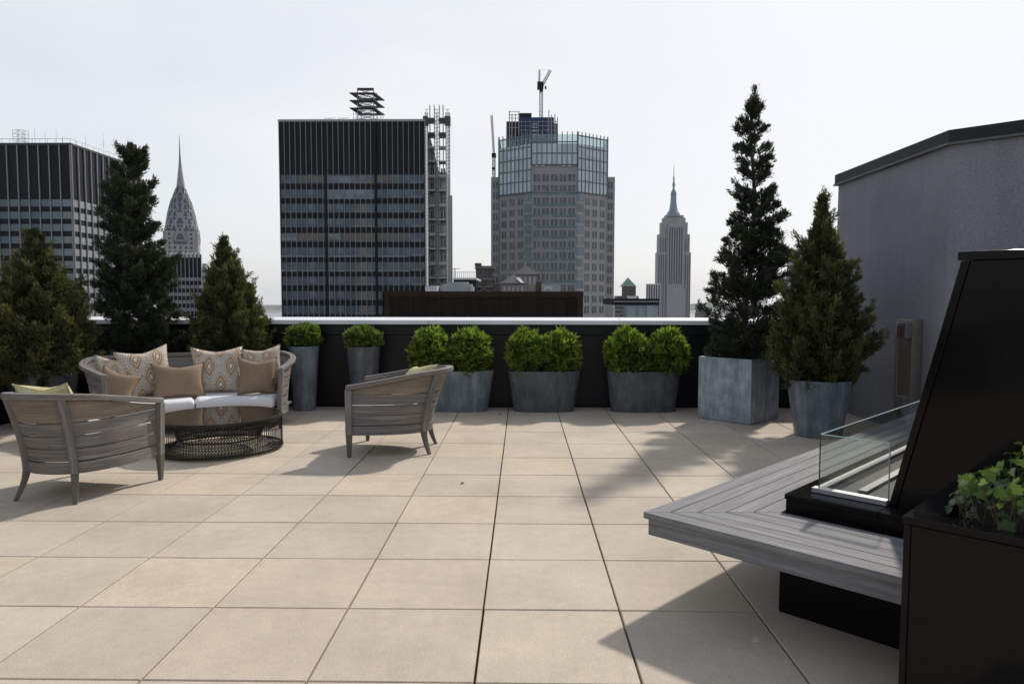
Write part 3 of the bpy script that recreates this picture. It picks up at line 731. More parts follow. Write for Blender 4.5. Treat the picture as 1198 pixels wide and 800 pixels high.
def boxwood(loc, rx, rz_, mat, seed, label, group, n=1500, spike=.07, name='boxwood_shrub', flat=2.):
    rs = np.random.RandomState(seed); root = thing(name, loc, label, 'shrub', group)
    d = rs.normal(size=(n, 3)); d /= np.linalg.norm(d, axis=1)[:, None]
    d = d[d[:, 2] > -.82]
    lump = 1 + .11 * np.sin(d[:, 0] * 7 + seed) * np.cos(d[:, 1] * 6 + seed * 2) + .05 * np.sin(d[:, 2] * 9 + seed)
    q = rs.uniform(.62, 1., len(d)) ** .6 * lump
    P = d * q[:, None] * np.array([rx, rx * .9, rz_]) + np.array([0, 0, rz_ * .86])
    D = d * .8 + np.array([0, 0, .45]) + rs.normal(size=d.shape) * .25; D /= np.linalg.norm(D, axis=1)[:, None]
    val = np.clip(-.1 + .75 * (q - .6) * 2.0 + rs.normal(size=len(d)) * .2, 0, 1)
    V, F, v = tufts(P, D, val, 9, spike * .7, .013, .03, rs)
    # longer fresh shoots
    k = rs.choice(len(d), int(n * .16)); V2, F2, v2 = tufts(P[k], D[k] * .7 + np.array([0, 0, .35]), val[k] * 0 + .85, 8, spike * 1.25, .010, .02, rs)
    V = np.concatenate([V, V2]); F = np.concatenate([F, F2 + len(V) - len(V2)]); v = np.concatenate([v, v2])
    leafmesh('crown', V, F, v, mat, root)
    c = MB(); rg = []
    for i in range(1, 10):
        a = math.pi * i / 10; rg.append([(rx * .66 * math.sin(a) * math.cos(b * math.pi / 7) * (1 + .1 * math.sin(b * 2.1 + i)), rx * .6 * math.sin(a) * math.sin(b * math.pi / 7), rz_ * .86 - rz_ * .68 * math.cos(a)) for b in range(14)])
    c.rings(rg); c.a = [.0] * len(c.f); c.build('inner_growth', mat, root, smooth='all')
    t = MB().tube([(0, 0, -.08), (0, 0, rz_ * .5)], [.018, .012], 6); t.build('trunk', BARK, root)
    return root
BX = 'round boxwood shrubs in the oval troughs'
ZS = .455
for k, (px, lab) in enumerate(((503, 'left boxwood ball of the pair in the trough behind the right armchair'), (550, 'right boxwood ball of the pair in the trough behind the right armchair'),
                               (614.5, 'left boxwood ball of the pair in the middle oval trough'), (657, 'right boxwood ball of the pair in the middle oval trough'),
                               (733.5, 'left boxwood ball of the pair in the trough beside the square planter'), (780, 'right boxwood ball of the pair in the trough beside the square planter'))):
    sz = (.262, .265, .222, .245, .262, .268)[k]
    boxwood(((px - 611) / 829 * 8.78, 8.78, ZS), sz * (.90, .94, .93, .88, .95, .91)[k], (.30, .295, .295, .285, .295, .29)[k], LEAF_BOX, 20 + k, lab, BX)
boxwood((-2.73, 8.80, .75), .205, .175, LEAF_YOUNG, 41, 'small yellow-green shrub in the tall planter beside the sofa arm', 'small shrubs in the tall round planters', 1000, .045)
boxwood((-1.99, 8.80, .75), .225, .155, LEAF_YOUNG, 42, 'small flat yellow-green shrub in the tall planter behind the right armchair', 'small shrubs in the tall round planters', 1000, .045)

# ------------------------------------------------------------------ teak seating
def lerp(a, b, t): return a + (b - a) * t
def seating(root, base, top, zr, levels, legs, apron, rail=(.066, .042), slat_t=.018, N=48, s_lo=0., s_hi=1., warm=True, clip_under=.0):
    """base(s), top(s): plan curves (x, y) at seat height and at rail height; zr(s): rail height
       levels: slat bands (z0, z1); legs: list of (s, width, splay)"""
    ztop = .76; z0_ = .16
    def pt(s, z):
        g = max(0, min(1.1, (z - z0_) / (ztop - z0_))) ** 1.55
        b = base(s); t = top(s); return Vector((lerp(b[0], t[0], g), lerp(b[1], t[1], g), z))
    def nrm(s, z):
        a = pt(max(0, s - .012), z); b = pt(min(1, s + .012), z); d = (b - a).normalized(); return Vector((d.y, -d.x, 0)).normalized(), d
    def band(z0, z1, name, mat, th, s0=.012, s1=.988, follow=False, off=0.):
        m = MB(); n = N; rg = []; L = 0; prev = None; of = random.random() * 9
        for i in range(n + 1):
            s = lerp(s0, s1, i / n); za = z0(s) if callable(z0) else z0; zb = z1(s) if callable(z1) else z1
            if zb - za < .006: zb = za + .006
            nn, d = nrm(s, za); n2, _ = nrm(s, zb)
            a = pt(s, za) + nn * off; b = pt(s, zb) + n2 * off
            if prev: L += (a - prev).length
            prev = a
            rg.append((a - nn * th / 2, a + nn * th / 2, b + n2 * th / 2, b - n2 * th / 2, L, za, zb))
        for i in range(n):
            A, B = rg[i], rg[i+1]
            for k in range(4):
                l = (k + 1) % 4
                vA = (A[5] if k in (0, 1) else A[6]); vB = (A[5] if l in (0, 1) else A[6])
                m.face([A[k], B[k], B[l], A[l]], [(A[4] + of, vA + of), (B[4] + of, vA + of), (B[4] + of, vB + of), (A[4] + of, vB + of)])
        m.face([rg[0][k] for k in (0, 1, 2, 3)]); m.face([rg[-1][k] for k in (3, 2, 1, 0)])
        return m.build(name, mat, root, bevel=.003, smooth=True)
    for k, (a, b) in enumerate(levels):
        last = k == len(levels) - 1
        if last: b = (lambda s: zr(s) - rail[1] - .006 - clip_under * (1 - abs(2 * s - 1)) * 0)
        band(a, b, 'slat', TEAK_WARM if (last and warm) else TEAK, slat_t)
    band(apron[0], apron[1], 'apron', TEAK, .03, off=.003)
    # rail
    pts = []; sd = []; up = []
    for i in range(N + 1):
        s = i / N; z = zr(s); nn, d = nrm(s, z); pts.append(pt(s, z) + nn * .006 - Vector((0, 0, rail[1] / 2))); sd.append(nn); up.append(Vector((0, 0, 1)))
    MB().sweep(pts, sd, up, rail[0], rail[1]).build('top_rail', TEAK, root, bevel=.008, smooth=True)
    for (s, w, splay, hi) in legs:
        zt = zr(s) - rail[1] + .002
        def post(zA, zB, n_, name, mat, par):
            m = MB(); P_, S_, U_, W_, H_ = [], [], [], [], []
            for q in range(n_ + 1):
                z = lerp(zA, zB, q / n_); nn, d = nrm(s, max(z, z0_)); p = pt(s, max(z, z0_))
                if z < z0_ + .08: p = p + nn * splay * (1 - z / (z0_ + .08)) ** 1.7
                tp = min(1, .55 + .45 * z / .22)
                P_.append(Vector((p.x, p.y, z)) + nn * .022); S_.append(d); U_.append(nn); W_.append(w * tp); H_.append(.045 * tp)
            return m.sweep(P_, S_, U_, W_, H_).build(name, mat, par, bevel=.004, smooth=True)
        zc = apron[0] + .004
        lg = post(zc, zt, 10, 'leg', TEAK, root); post(0, zc - .0005, 8, 'foot', TEAK_DARK, lg)
    return pt, nrm

def cushion(name, outline_in, outline_out, z0, z1, mat, root, crown=.025, rnd_=.03):
    "curved seat cushion between two plan curves (lists of points) with rounded edges"
    m = MB(); n = len(outline_in); K = 9; rg = []
    prof = []
    for k in range(K + 1):
        t = k / K; prof.append((t, 1))
    # section points around (t across 0..1, height 0..1)
    sec = [(.0, .35), (.0, .7), (.03, .9), (.10, .985), (.3, 1.03), (.5, 1.05), (.7, 1.03), (.9, .985), (.97, .9), (1., .7), (1., .35), (.985, .08), (.95, 0), (.05, 0), (.015, .08)]
    for i in range(n):
        e = min(i, n - 1 - i) / max(1, n - 1); sh = min(1, (e / .035) ** .5) if e < .035 else 1
        a = Vector((*outline_in[i], 0)); b = Vector((*outline_out[i], 0)); ring_ = []
        for (t, h) in sec:
            hh = (h - .5) * (.55 + .45 * sh) + .5
            tt = (t - .5) * (.94 + .06 * sh) + .5
            p = a.lerp(b, tt); ring_.append((p.x, p.y, lerp(z0, z1, hh)))
        rg.append(ring_)
    m.rings(rg[::-1]).build(name, mat, root, smooth='all')

# ---- armchair
def arm_curve(a, b, n=2.5):
    def c(s):
        th = (s - .5) * math.pi * .998; sn, cs = math.sin(th), math.cos(th)
        return (a * math.copysign(abs(sn) ** (2 / n), sn), -b * max(cs, 0) ** (2 / n))
    # resample to even arc length
    P = [c(i / 400) for i in range(401)]; L = [0]
    for i in range(400): L.append(L[-1] + math.hypot(P[i+1][0] - P[i][0], P[i+1][1] - P[i][1]))
    def e(s):
        t = max(0, min(1, s)) * L[-1]; k = int(np.searchsorted(L, t)); k = max(1, min(400, k)); w = (t - L[k-1]) / max(1e-9, L[k] - L[k-1])
        return (lerp(P[k-1][0], P[k][0], w), lerp(P[k-1][1], P[k][1], w))
    return e
def make_armchair(label, loc, rz):
    root = thing('armchair', loc, label, 'armchair', 'curved teak armchairs around the coffee table', rz)
    base = arm_curve(.35, .69); top = arm_curve(.375, .865, 2.35)
    zr = lambda s: .635 + .135 * math.sin(math.pi * s) ** 1.25
    lv = [(.279, .366), (.372, .456), (.463, .549), (.556, .7)]
    seating(root, base, top, zr, lv, [(.012, .056, -.0, 0), (.988, .056, -.0, 0), (.392, .052, .075, 0), (.608, .052, .075, 0)], (.192, .272))
    # dark tips of the legs (old wood low down) are pattern; seat deck and cushion
    inn = [(lerp(-.31, .31, i / 30), .0) for i in range(31)]
    out = []
    for i in range(31):
        s = lerp(.07, .93, i / 30); p = arm_curve(.31, .64)(s); out.append(p)
    inn = [(p[0] * .985, -.0 + .0 * p[0]) for p in out]
    inn = [(p[0], .01) for p in out]
    MB().prism([(-.325, -.01), (-.31, -.42), (-.22, -.60), (.22, -.60), (.31, -.42), (.325, -.01)][::-1], .262, .285).build('seat_deck', TEAK, root)
    m = MB().obox((0, 0, 0), (1,0,0), (0,1,0), (0,0,1), (-.325, .325), (-.022, .008), (.195, .272)); m.build('front_rail', TEAK, root, bevel=.004)
    # cushion as lofted outline
    N = 60; rr_ = []
    ol = arm_curve(.315, .63, 3.); pts = [ol(i / 44) for i in range(45)]
    pts = pts + [(lerp(pts[-1][0], pts[0][0], k / 15), .005) for k in range(1, 15)]
    cx, cy_ = 0, -.3
    for (sc_, z) in ((.93, .287), (.99, .30), (1., .35), (.99, .42), (.95, .447), (.8, .458), (.4, .463)):
        rr_.append([(cx + (p[0] - cx) * sc_, cy_ + (p[1] - cy_) * sc_, z) for p in pts])
    MB().rings(rr_).build('seat_cushion', WHITEFAB, root, smooth='all')
    return root
# local frame: seat opens towards +y ; front legs at y=0
cR = make_armchair('grey teak armchair seen from its side, alone right of the coffee table', (-1.545, 6.505, 0), R(90))
fd = Vector((.164, .987)); ang = math.atan2(fd.y, fd.x) - math.pi / 2
bc = Vector((-3.245, 4.775)); fr = bc + fd * .655
cL = make_armchair('grey teak armchair seen from behind in the left foreground', (fr.x, fr.y, 0), ang)

# ---- curved sofa
SC = Vector((-2.5, 5.55)); A0, A1 = R(141), R(93.5)
sofa = thing('curved_sofa', (SC.x + 2.35 * math.cos(R(117)), SC.y + 2.35 * math.sin(R(117)), 0), 'curved grey teak sofa with slatted back and white seat cushions', 'sofa')
sl_ = Vector((sofa.location.x, sofa.location.y))
def sofa_curve(ri, ro, da=0., rc=.34):
    P = []
    def pol(r, a): return (SC.x + r * math.cos(a), SC.y + r * math.sin(a))
    a0, a1 = A0 + da, A1 - da
    k = 30
    for i in range(k): P.append(pol(lerp(ri, ro - rc, i / k), a0))
    dA = rc / ro
    for i in range(k):
        t = i / k * math.pi / 2; P.append(pol(ro - rc + rc * math.sin(t), a0 - dA * (1 - math.cos(t))))
    for i in range(120): P.append(pol(ro, lerp(a0 - dA, a1 + dA, i / 120)))
    for i in range(k):
        t = i / k * math.pi / 2; P.append(pol(ro - rc + rc * math.cos(t), a1 + dA * (1 - math.sin(t))))
    for i in range(k + 1): P.append(pol(lerp(ro - rc, ri, i / k), a1))
    L = [0]
    for i in range(len(P) - 1): L.append(L[-1] + math.hypot(P[i+1][0] - P[i][0], P[i+1][1] - P[i][1]))
    def e(s):
        t = max(0, min(1, s)) * L[-1]; q = int(np.searchsorted(L, t)); q = max(1, min(len(P) - 1, q)); w = (t - L[q-1]) / max(1e-9, L[q] - L[q-1])
        return (lerp(P[q-1][0], P[q][0], w) - sl_.x, lerp(P[q-1][1], P[q][1], w) - sl_.y)
    # orientation: start left arm front -> back -> right arm front : outward normal must be (d.y,-d.x) -> path is clockwise: flip
    return lambda s: e(1 - s)
zs = lambda s: .655 + .125 * min(1, max(0, math.sin(math.pi * s)) * 1.5) ** 1.6
sb = sofa_curve(1.93, 2.60); stp = sofa_curve(1.93, 2.74, .018)
spt, snr = seating(sofa, sb, stp, zs, [(.225, .315), (.325, .415), (.425, .515), (.525, .7)],
                   [(.008, .06, 0, 0), (.992, .06, 0, 0), (.245, .055, .04, 0), (.415, .055, .04, 0), (.585, .055, .04, 0), (.755, .055, .04, 0)], (.13, .215), N=110, warm=False)
# front apron and seat cushions (three sections), inner curve is concave towards the table
def arcp(r, a): return (SC.x + r * math.cos(a) - sl_.x, SC.y + r * math.sin(a) - sl_.y)
m = MB(); P_, S_, U_ = [], [], []
for i in range(41):
    a = lerp(A0, A1, i / 40); p = arcp(1.955, a); P_.append((p[0], p[1], .17)); S_.append((math.cos(a), math.sin(a), 0)); U_.append((0, 0, 1))
m.sweep(P_, S_, U_, .03, .085).build('front_rail', TEAK, sofa, bevel=.004, smooth=True)
m = MB(); n = 40
for i in range(n):
    a, b = lerp(A0, A1, i / n), lerp(A0, A1, (i + 1) / n)
    q = [arcp(1.95, a), arcp(2.58, a), arcp(2.58, b), arcp(1.95, b)]
    m.face([(p[0], p[1], .208) for p in q]); m.face([(p[0], p[1], .19) for p in q[::-1]])
m.build('seat_deck', TEAK, sofa)
cuts = [R(140), R(123.6), R(107.8), R(93.8)]
cuts = [R(139.6), R(117.6), R(94.5)]
for k in range(2):
    a, b = cuts[k] - R(.15), cuts[k+1] + R(.15)
    cushion('seat_cushion', [arcp(1.935, lerp(a, b, i / 40)) for i in range(41)], [arcp(2.55, lerp(a, b, i / 40)) for i in range(41)], .215, .345, WHITEFAB, sofa)

# ---- pillows
def pillow(name, loc, w, h, t, mat, face, lean, roll, label, group, seed=0, puff=1.):
    "square throw pillow: local x width, z height, +y = back; face = heading angle of its front"
    rs = random.Random(seed); root = None; m = MB(); n = 22
    def S(i, j, sgn):
        u = -1 + 2 * i / n; v = -1 + 2 * j / n
        pin = .15
        x = u * (1 - pin * (1 - abs(v) ** 1.6) * abs(u) ** 3) ; z = v * (1 - pin * (1 - abs(u) ** 1.6) * abs(v) ** 3)
        pf = max(0, (1 - u ** 4)) ** .55 * max(0, (1 - v ** 4)) ** .55
        wr = .05 * math.sin(3 * u + seed) * math.cos(2.3 * v + seed * 2) + .06 * math.exp(-((u + v - .9) ** 2) * 9) * math.sin(14 * (u - v)) * .4
        d = (pf + wr * pf) * t / 2
        slump = -(.05 if 'pattern' in label else .09) * h * (1 - abs(u)) * max(0, v) ** 2
        return Vector((x * w / 2, -sgn * d, z * h / 2 + slump))
    for sgn in (1, -1):
        for i in range(n):
            for j in range(n):
                q = [(i, j), (i+1, j), (i+1, j+1), (i, j+1)]
                if sgn < 0: q = q[::-1]
                m.face([S(a, b, sgn) for a, b in q], [((a / n) + seed * .37, (b / n) + seed * .21) for a, b in q])
    o = m.build(name, mat, None, smooth='all', weld=True)
    o.location = loc
    # front (-y local) turned to heading 'face'
    o.rotation_euler = (Matrix.Rotation(face + math.pi / 2, 4, 'Z') @ Matrix.Rotation(-lean, 4, 'X') @ Matrix.Rotation(roll, 4, 'Y')).to_euler()
    pp_ = MB(); N = 80; ln = []
    tag(o, label, 'pillow', group)
    # piping / seam as a child
    ed = [S(i, 0, 1) for i in range(n)] + [S(n, j, 1) for j in range(n)] + [S(n - i, n, 1) for i in range(n)] + [S(0, n - j, 1) for j in range(n)]
    ed.append(ed[0]); pp_.tube(ed, .0045, 5, False)
    pp_.build('piping', mat, o)
    return o
def spos(a_deg, r, z): a = R(a_deg); return (SC.x + r * math.cos(a), SC.y + r * math.sin(a), z)
G1 = 'patterned throw pillows on the sofa'; G2 = 'plain brown throw pillows on the sofa'
def sp_(a, r, z, w, h, t, mat, dface, lean, roll, lab, g, seed): return pillow('throw_pillow', spos(a, r, z), w, h, t, mat, R(a) + math.pi + R(dface), R(lean), R(roll), lab, g, seed)
sp_(135.0, 2.44, .58, .42, .43, .16, IKAT, -16, 14, 6, 'cream and tan patterned pillow at the far left end of the sofa', G1, 1)
sp_(128.2, 2.42, .605, .54, .54, .18, IKAT, 8, 14, -7, 'patterned pillow leaning between the left and middle brown pillows', G1, 2)
sp_(111.6, 2.42, .595, .54, .53, .18, IKAT, 2, 12, 0, 'upright patterned pillow in the right middle of the sofa, reflected in the table', G1, 3)
sp_(100.2, 2.46, .63, .42, .44, .14, IKAT, 14, 10, -6, 'patterned pillow in the right corner, mostly behind a brown pillow', G1, 4)
sp_(137.0, 2.18, .500, .38, .38, .15, BROWNFAB, -25, 26, 20, 'plain brown pillow at the left end of the sofa beside the arm', G2, 5)
sp_(121.3, 2.22, .515, .53, .40, .17, BROWNFAB, 6, 22, 2, 'plain brown pillow lying across the middle of the sofa', G2, 6)
sp_(100.6, 2.17, .545, .41, .42, .15, BROWNFAB, 14, 14, 2, 'plain brown pillow at the right end of the sofa', G2, 7)
# armchair pillows
def chair_pt(c, x, y, z): return c.matrix_basis @ Vector((x, y, z))
bpy.context.view_layer.update()
ang_R = R(90)
pL = pillow('throw_pillow', chair_pt(cL, -.02, -.60, .648), .44, .38, .13, YELLOWFAB, ang + math.pi / 2, R(30), R(3), 'pale yellow pillow showing above the back of the left armchair', 'pale yellow pillows on the armchairs', 8)
pR = pillow('throw_pillow', chair_pt(cR, .06, -.53, .615), .50, .42, .14, YELLOWFAB, ang_R + math.pi / 2 + R(24), R(44), R(-10), 'pale yellow pillow poking over the rail of the right armchair', 'pale yellow pillows on the armchairs', 9)

DRYLEAF = plain('dry_leaf', (.09, .055, .03), .8)
for (lx, ly, ld, la, lab) in ((-.46, 5.26, .028, .4, 'small curled dry leaf lying on the open paving left of the middle'), (-.256, 8.466, .04, 2.4, 'small dry twig-like leaf on the paving between the two left oval troughs')):
    dl = MB(); add_leaf(dl, Vector((0, 0, .004)), Vector((math.cos(la), math.sin(la), .12)), Vector((0, .5, .85)), ld, .5, .55, .3)
    tag(dl.build('fallen_leaf', DRYLEAF, None, loc=(lx, ly, .0)), lab, 'leaf', 'fallen dry leaves on the paving')

# ------------------------------------------------------------------ coffee table
tb = thing('coffee_table', (-2.80, 6.465, 0), 'round black wire coffee table with smoked glass top in front of the sofa', 'table')
RT = .555; HT = .318
def circ(r, z, n=96): return [(r * math.cos(2 * math.pi * k / n), r * math.sin(2 * math.pi * k / n), z) for k in range(n)]
def ringtube(r, z, w, h, n=96):
    P = circ(r, z, n); S_ = [(p[0] / r, p[1] / r, 0) for p in P]; return MB().sweep(P, S_, [(0, 0, 1)] * n, w, h, closed=True)
ringtube(RT - .006, HT - .012, .014, .024).build('top_ring', WICKER, tb)
ringtube(RT - .004, .022, .014, .018).build('bottom_ring', WICKER, tb)
ringtube(.36, .115, .01, .01).build('waist_ring', WICKER, tb)
MB().rings([circ(RT - .014, HT - .008), circ(RT - .014, HT + .001)]).build('glass_top', TABLEGLASS, tb)
m = MB(); n = 132
for k in range(n):
    a = 2 * math.pi * k / n; c, s = math.cos(a), math.sin(a)
    m.tube([((RT - .006) * c, (RT - .006) * s, HT - .02), ((RT - .004) * c, (RT - .004) * s, .025)], .0024, 4, False)
m.build('outer_wires', WICKER, tb)
m = MB(); n = 96
for k in range(n):
    for sg in (1, -1):
        pts = []
        for (r, z, da) in ((.50, HT - .02, 0), (.40, .21, .12), (.355, .115, .25), (.43, .045, .42), (RT - .012, .024, .62)):
            a = 2 * math.pi * k / n + sg * da; pts.append((r * math.cos(a), r * math.sin(a), z))
        m.tube(pts, .0026, 4, False)
m.build('inner_lattice', WICKER, tb)
m = MB()
for r in (.47, .50, .525):
    P = circ(r, .03 if r > .49 else .036, 64); P.append(P[0]); m.tube(P, .0025, 4, False)
for r, z in ((.40, .062), (.38, .08), (.385, .19), (.42, .24), (.46, .28)):
    P = circ(r, z, 64); P.append(P[0]); m.tube(P, .0025, 4, False)
m.build('hoops', WICKER, tb)
m = MB()
for k in range(4):
    a = math.pi / 4 + k * math.pi / 2; m.tube([(.5 * math.cos(a), .5 * math.sin(a), 0), (.5 * math.cos(a), .5 * math.sin(a), .014)], .012, 8)
m.build('glides', WICKER, tb)

# ------------------------------------------------------------------ the city
ZG = -190.
X3, Y3v, Z3 = Vector((1, 0, 0)), Vector((0, 1, 0)), Vector((0, 0, 1))
SPAN = plain('black_spandrel', (.0055, .0062, .0085), .4, .0, .2, .05, .2)
MULL = plain('mullion_steel', (.30, .305, .315), .5, .1, .1, .3)
MULL_D = plain('mullion_dark', (.055, .055, .055), .4, .5, .1, .3)
GL_T1 = m_panes('ribbon_glass_dark', [(0, (.022, .034, .052)), (.45, (.045, .064, .088)), (.62, (.075, .098, .125)), (.74, (.12, .14, .165)), (.80, (.15, .13, .105)), (.86, (.07, .085, .10)), (1, (.26, .29, .31))], (1.56, 4.), .12)
GL_T2 = m_panes('ribbon_glass_teal', [(0, (.03, .055, .068)), (.5, (.065, .10, .115)), (.75, (.13, .17, .185)), (1, (.36, .42, .44))], (3.4, 4.), .1)
GL_T2S = m_panes('ribbon_glass_pale', [(0, (.12, .145, .15)), (.5, (.23, .26, .265)), (1, (.42, .45, .45))], (3.4, 4.), .15)
GL_DARK = m_panes('window_dark', [(0, (.014, .02, .026)), (.6, (.04, .05, .058)), (1, (.13, .14, .15))], (1.5, 4.), .12)
GL_CROWN = m_panes('crown_glass', [(0, (.36, .43, .44)), (.5, (.52, .59, .61)), (1, (.70, .76, .78))], (1.75, 4.0), .12)
GL_BAND = m_panes('bay_glass', [(0, (.06, .10, .12)), (.6, (.13, .19, .21)), (1, (.30, .37, .39))], (1.5, 4.0), .12)
STONE_A = plain('granite_pinkgrey', (.35, .335, .335), .8, 0, .08, .15)
STONE_E = plain('limestone_grey', (.34, .33, .345), .85, 0, .08, .03)
STONE_D = plain('old_brownstone', (.13, .11, .095), .85, 0, .2, .4)
STEEL_C = plain('crown_steel', (.26, .26, .268), .35, .5, .25, .25)
CROWN_D = plain('crown_steel_dark', (.12, .12, .125), .4, .5, .2, .25)
BRICK_C = plain('pale_brick', (.36, .355, .36), .8, 0, .1, .3)
BROWN = plain('brown_cladding', (.036, .022, .013), .75, 0, .25, .6, .15)
BROWND = plain('dark_cladding', (.020, .015, .011), .75, 0, .25, .6, .15)
BLUE = plain('blue_netting', (.018, .04, .11), .7, 0, .25, .4)
COPPER = plain('copper_green', (.20, .33, .28), .7, 0, .12, .3)
WHITEP = plain('white_paint', (.60, .61, .62), .6, 0, .08, .5)
GREYM = plain('grey_metal', (.34, .35, .36), .55, .2, .1, .3)
CONC = plain('concrete', (.25, .25, .245), .85, 0, .15, .3)

def facade(o, ax, nrm): return (Vector(o), Vector(ax), Vector(nrm))
def fbox(m, F, x, d, z):
    "box on a facade: x range along it, d range outwards, z range (absolute height)"
    o, ax, nr = F
    return m.obox(Vector((o.x, o.y, 0)), ax, nr, Z3, x, d, z, off=0.)
def part(root, name, mat, fn, **k):
    m = MB(); fn(m); o = m.build(name, mat, root, **k); return o
def local(root, v): return Vector(v) - root.location
def bldg(name, px0, px1, pyt, Y, depth, mat, label, cat='building', group=None, x_in=None):
    a = at(px0, pyt, Y); b = at(px1, pyt, Y); cx = (a.x + b.x) / 2
    root = thing(name, (cx, Y, ZG), label, cat, group)
    w = b.x - a.x
    zt = (a.z + b.z) / 2 - ZG
    k = (Y + depth) / Y
    MB().prism([(-w/2, 0), (w/2, 0), (b.x * k - cx - .05, depth), (a.x * k - cx, depth)], 0, zt).build('wall', mat, root)
    return root, w, zt
def zpx(py, Y): return at(611, py, Y).z - ZG
def xpx(px, Y, root, py=260): return at(px, py, Y).x - root.location.x

# ---- black slab tower in the middle left
Y = 195.
t1, w1, h1 = bldg('office_tower', 326, 497, 140.8, Y, 32, SPAN, 'black glass slab tower with thin vertical mullions left of the scaffold', 'office tower')
F = facade((-w1/2, 0, 0), X3, -Y3v)
cols_px = [326, 381, 439.5, 497]
cx_ = [xpx(p, Y, t1, 200) for p in cols_px]; cx_[0] = -w1/2; cx_[-1] = w1/2
fl = 17.05
for k in range(12):
    yt = 204.5 + fl * k
    for g in range(3):
        o = MB(); fbox(o, F, (cx_[g] + w1/2 + .3, cx_[g+1] + w1/2 - .3), (0, .06), (zpx(yt + 10.2, Y), zpx(yt, Y)))
        o.uv = [(u, v + k * 4 + .3) for u, v in o.uv]
        o.build('window_strip', GL_T1, t1)
nm = 27
for k in range(nm + 1):
    x = w1 * k / nm; MB().obox((0,0,0), X3, Y3v, Z3, (-w1/2 + x - .05, -w1/2 + x + .05), (-.30, -.02), (0, h1 - .4)).build('mullion', MULL, t1)
for x in cx_[1:3]: MB().obox((0,0,0), X3, Y3v, Z3, (x - .32, x + .32), (-.30, -.01), (0, h1 - .4)).build('pier', SPAN, t1)
MB().obox((0,0,0), X3, Y3v, Z3, (-w1/2 - .1, w1/2 + .1), (-.45, -.39), (h1 - .45, h1 + .15)).build('roof_edge', GREYM, t1)
# lit/blind patches behind the glass: rows of pale office blinds
for (xa, xb, ya, yb, mt) in ((383, 418, 206, 214, 'p'), (383, 437, 222, 233, 'p'), (351, 380, 206, 213, 't'), (441, 463, 206, 213, 't'), (350, 380, 273, 281, 't'), (399, 437, 273, 281, 't'), (329, 348, 273, 281, 'p'), (441, 477, 273, 281, 't'), (328, 380, 299, 301, 'p'), (383, 437, 299, 301, 'p'), (441, 478, 299, 301, 'p'), (328, 380, 316, 318, 'p'), (383, 437, 316, 318, 'p'), (441, 478, 316, 318, 'p'), (384, 400, 274, 280, 'p')):
    mt_ = {'p': 'blind_pale', 't': 'blind_tan'}[mt]
    M_ = bpy.data.materials.get(mt_) or (m_panes('blind_pale', [(0, (.05, .06, .07)), (.45, (.12, .14, .155)), (1, (.26, .29, .31))], (1.56, 1.3), .2) if mt == 'p' else m_panes('blind_tan', [(0, (.06, .055, .05)), (.6, (.105, .09, .075)), (1, (.15, .13, .11))], (1.56, 4.), .2))
    MB().obox((0,0,0), X3, Y3v, Z3, (xpx(xa, Y, t1), xpx(xb, Y, t1)), (-.10, -.07), (zpx(yb, Y), zpx(ya, Y))).build('window_blind', M_, t1)
# rooftop antenna array with three tiers of flat dark panels
an = thing('antenna_tower', (at(430, 141, Y + 12).x, Y + 12, at(430, 141, Y).z + .3), 'rooftop lattice mast carrying three tiers of dark square frames on the black tower', 'antenna mast')
sc_ = (Y + 12) / 829
H_ = 47.5 * sc_
m = MB(); hw = 2.3
for sx in (-1, 1):
    for sy in (-1, 1): m.tube([(sx * hw, sy * hw, 0), (sx * hw, sy * hw, H_ * .93)], .13, 4)
nz = 9
for k in range(nz):
    z0 = H_ * .9 * k / nz; z1 = H_ * .9 * (k + 1) / nz
    for sy in (-1, 1):
        m.tube([(-hw, sy * hw, z0), (hw, sy * hw, z1)], .07, 4, False); m.tube([(hw, sy * hw, z0), (-hw, sy * hw, z1)], .07, 4, False); m.tube([(-hw, sy * hw, z0), (hw, sy * hw, z0)], .07, 4, False)
    for sx in (-1, 1): m.tube([(sx * hw, -hw, z0), (sx * hw, hw, z1)], .07, 4, False)
for x in (-4.3, -3.4, 3.6, 4.3):
    m.tube([(x, 1, 0), (x, 1, H_ * .45)], .06, 4)
for k in range(5):
    m.tube([(-4.3, 1, H_ * .1 * k), (-2.3, 1, H_ * .1 * k)], .05, 4); m.tube([(2.3, 1, H_ * .1 * k), (4.3, 1, H_ * .1 * k)], .05, 4)
m.build('lattice_mast', GREYM, an)
for k, zz in enumerate((20.5, 29.0, 37.3)):
    m = MB(); z = zz * sc_; dz = .22
    # open square frame, tilted so its underside shows
    a, b = 4.4, 2.6
    o_ = [Vector((-4.0, 4.4, z - dz)), Vector((4.6, 4.4, z - dz)), Vector((3.6, -4.4, z + dz)), Vector((-4.6, -4.4, z + dz))]
    o_ = [Vector((-a, -3.2, z + dz)), Vector((a - 1.6, -3.2, z + dz)), Vector((a, 3.2, z - dz * .7)), Vector((-a + 1.6, 3.2, z - dz * .7))]
    c = sum(o_, Vector()) / 4
    i_ = [c + (p - c) * .60 for p in o_]
    for q in range(4):
        w = (q + 1) % 4
        for dd, rev in ((.12, 0), (-.12, 1)):
            F4 = [o_[q], o_[w], i_[w], i_[q]]; F4 = [p + Vector((0, 0, dd)) for p in F4]; m.face(F4[::-1] if rev else F4)
        for A_, B_ in ((o_[q], o_[w]), (i_[q], i_[w])): m.face([A_ - Z3 * .12, B_ - Z3 * .12, B_ + Z3 * .12, A_ + Z3 * .12])
    m.build('panel_frame', MULL_D, an)
MB().obox((0,0,0), X3, Y3v, Z3, (-2.4, 2.2), (-2.4, -1.2), (H_ * .90, H_ * .94)).build('top_platform', MULL_D, an)
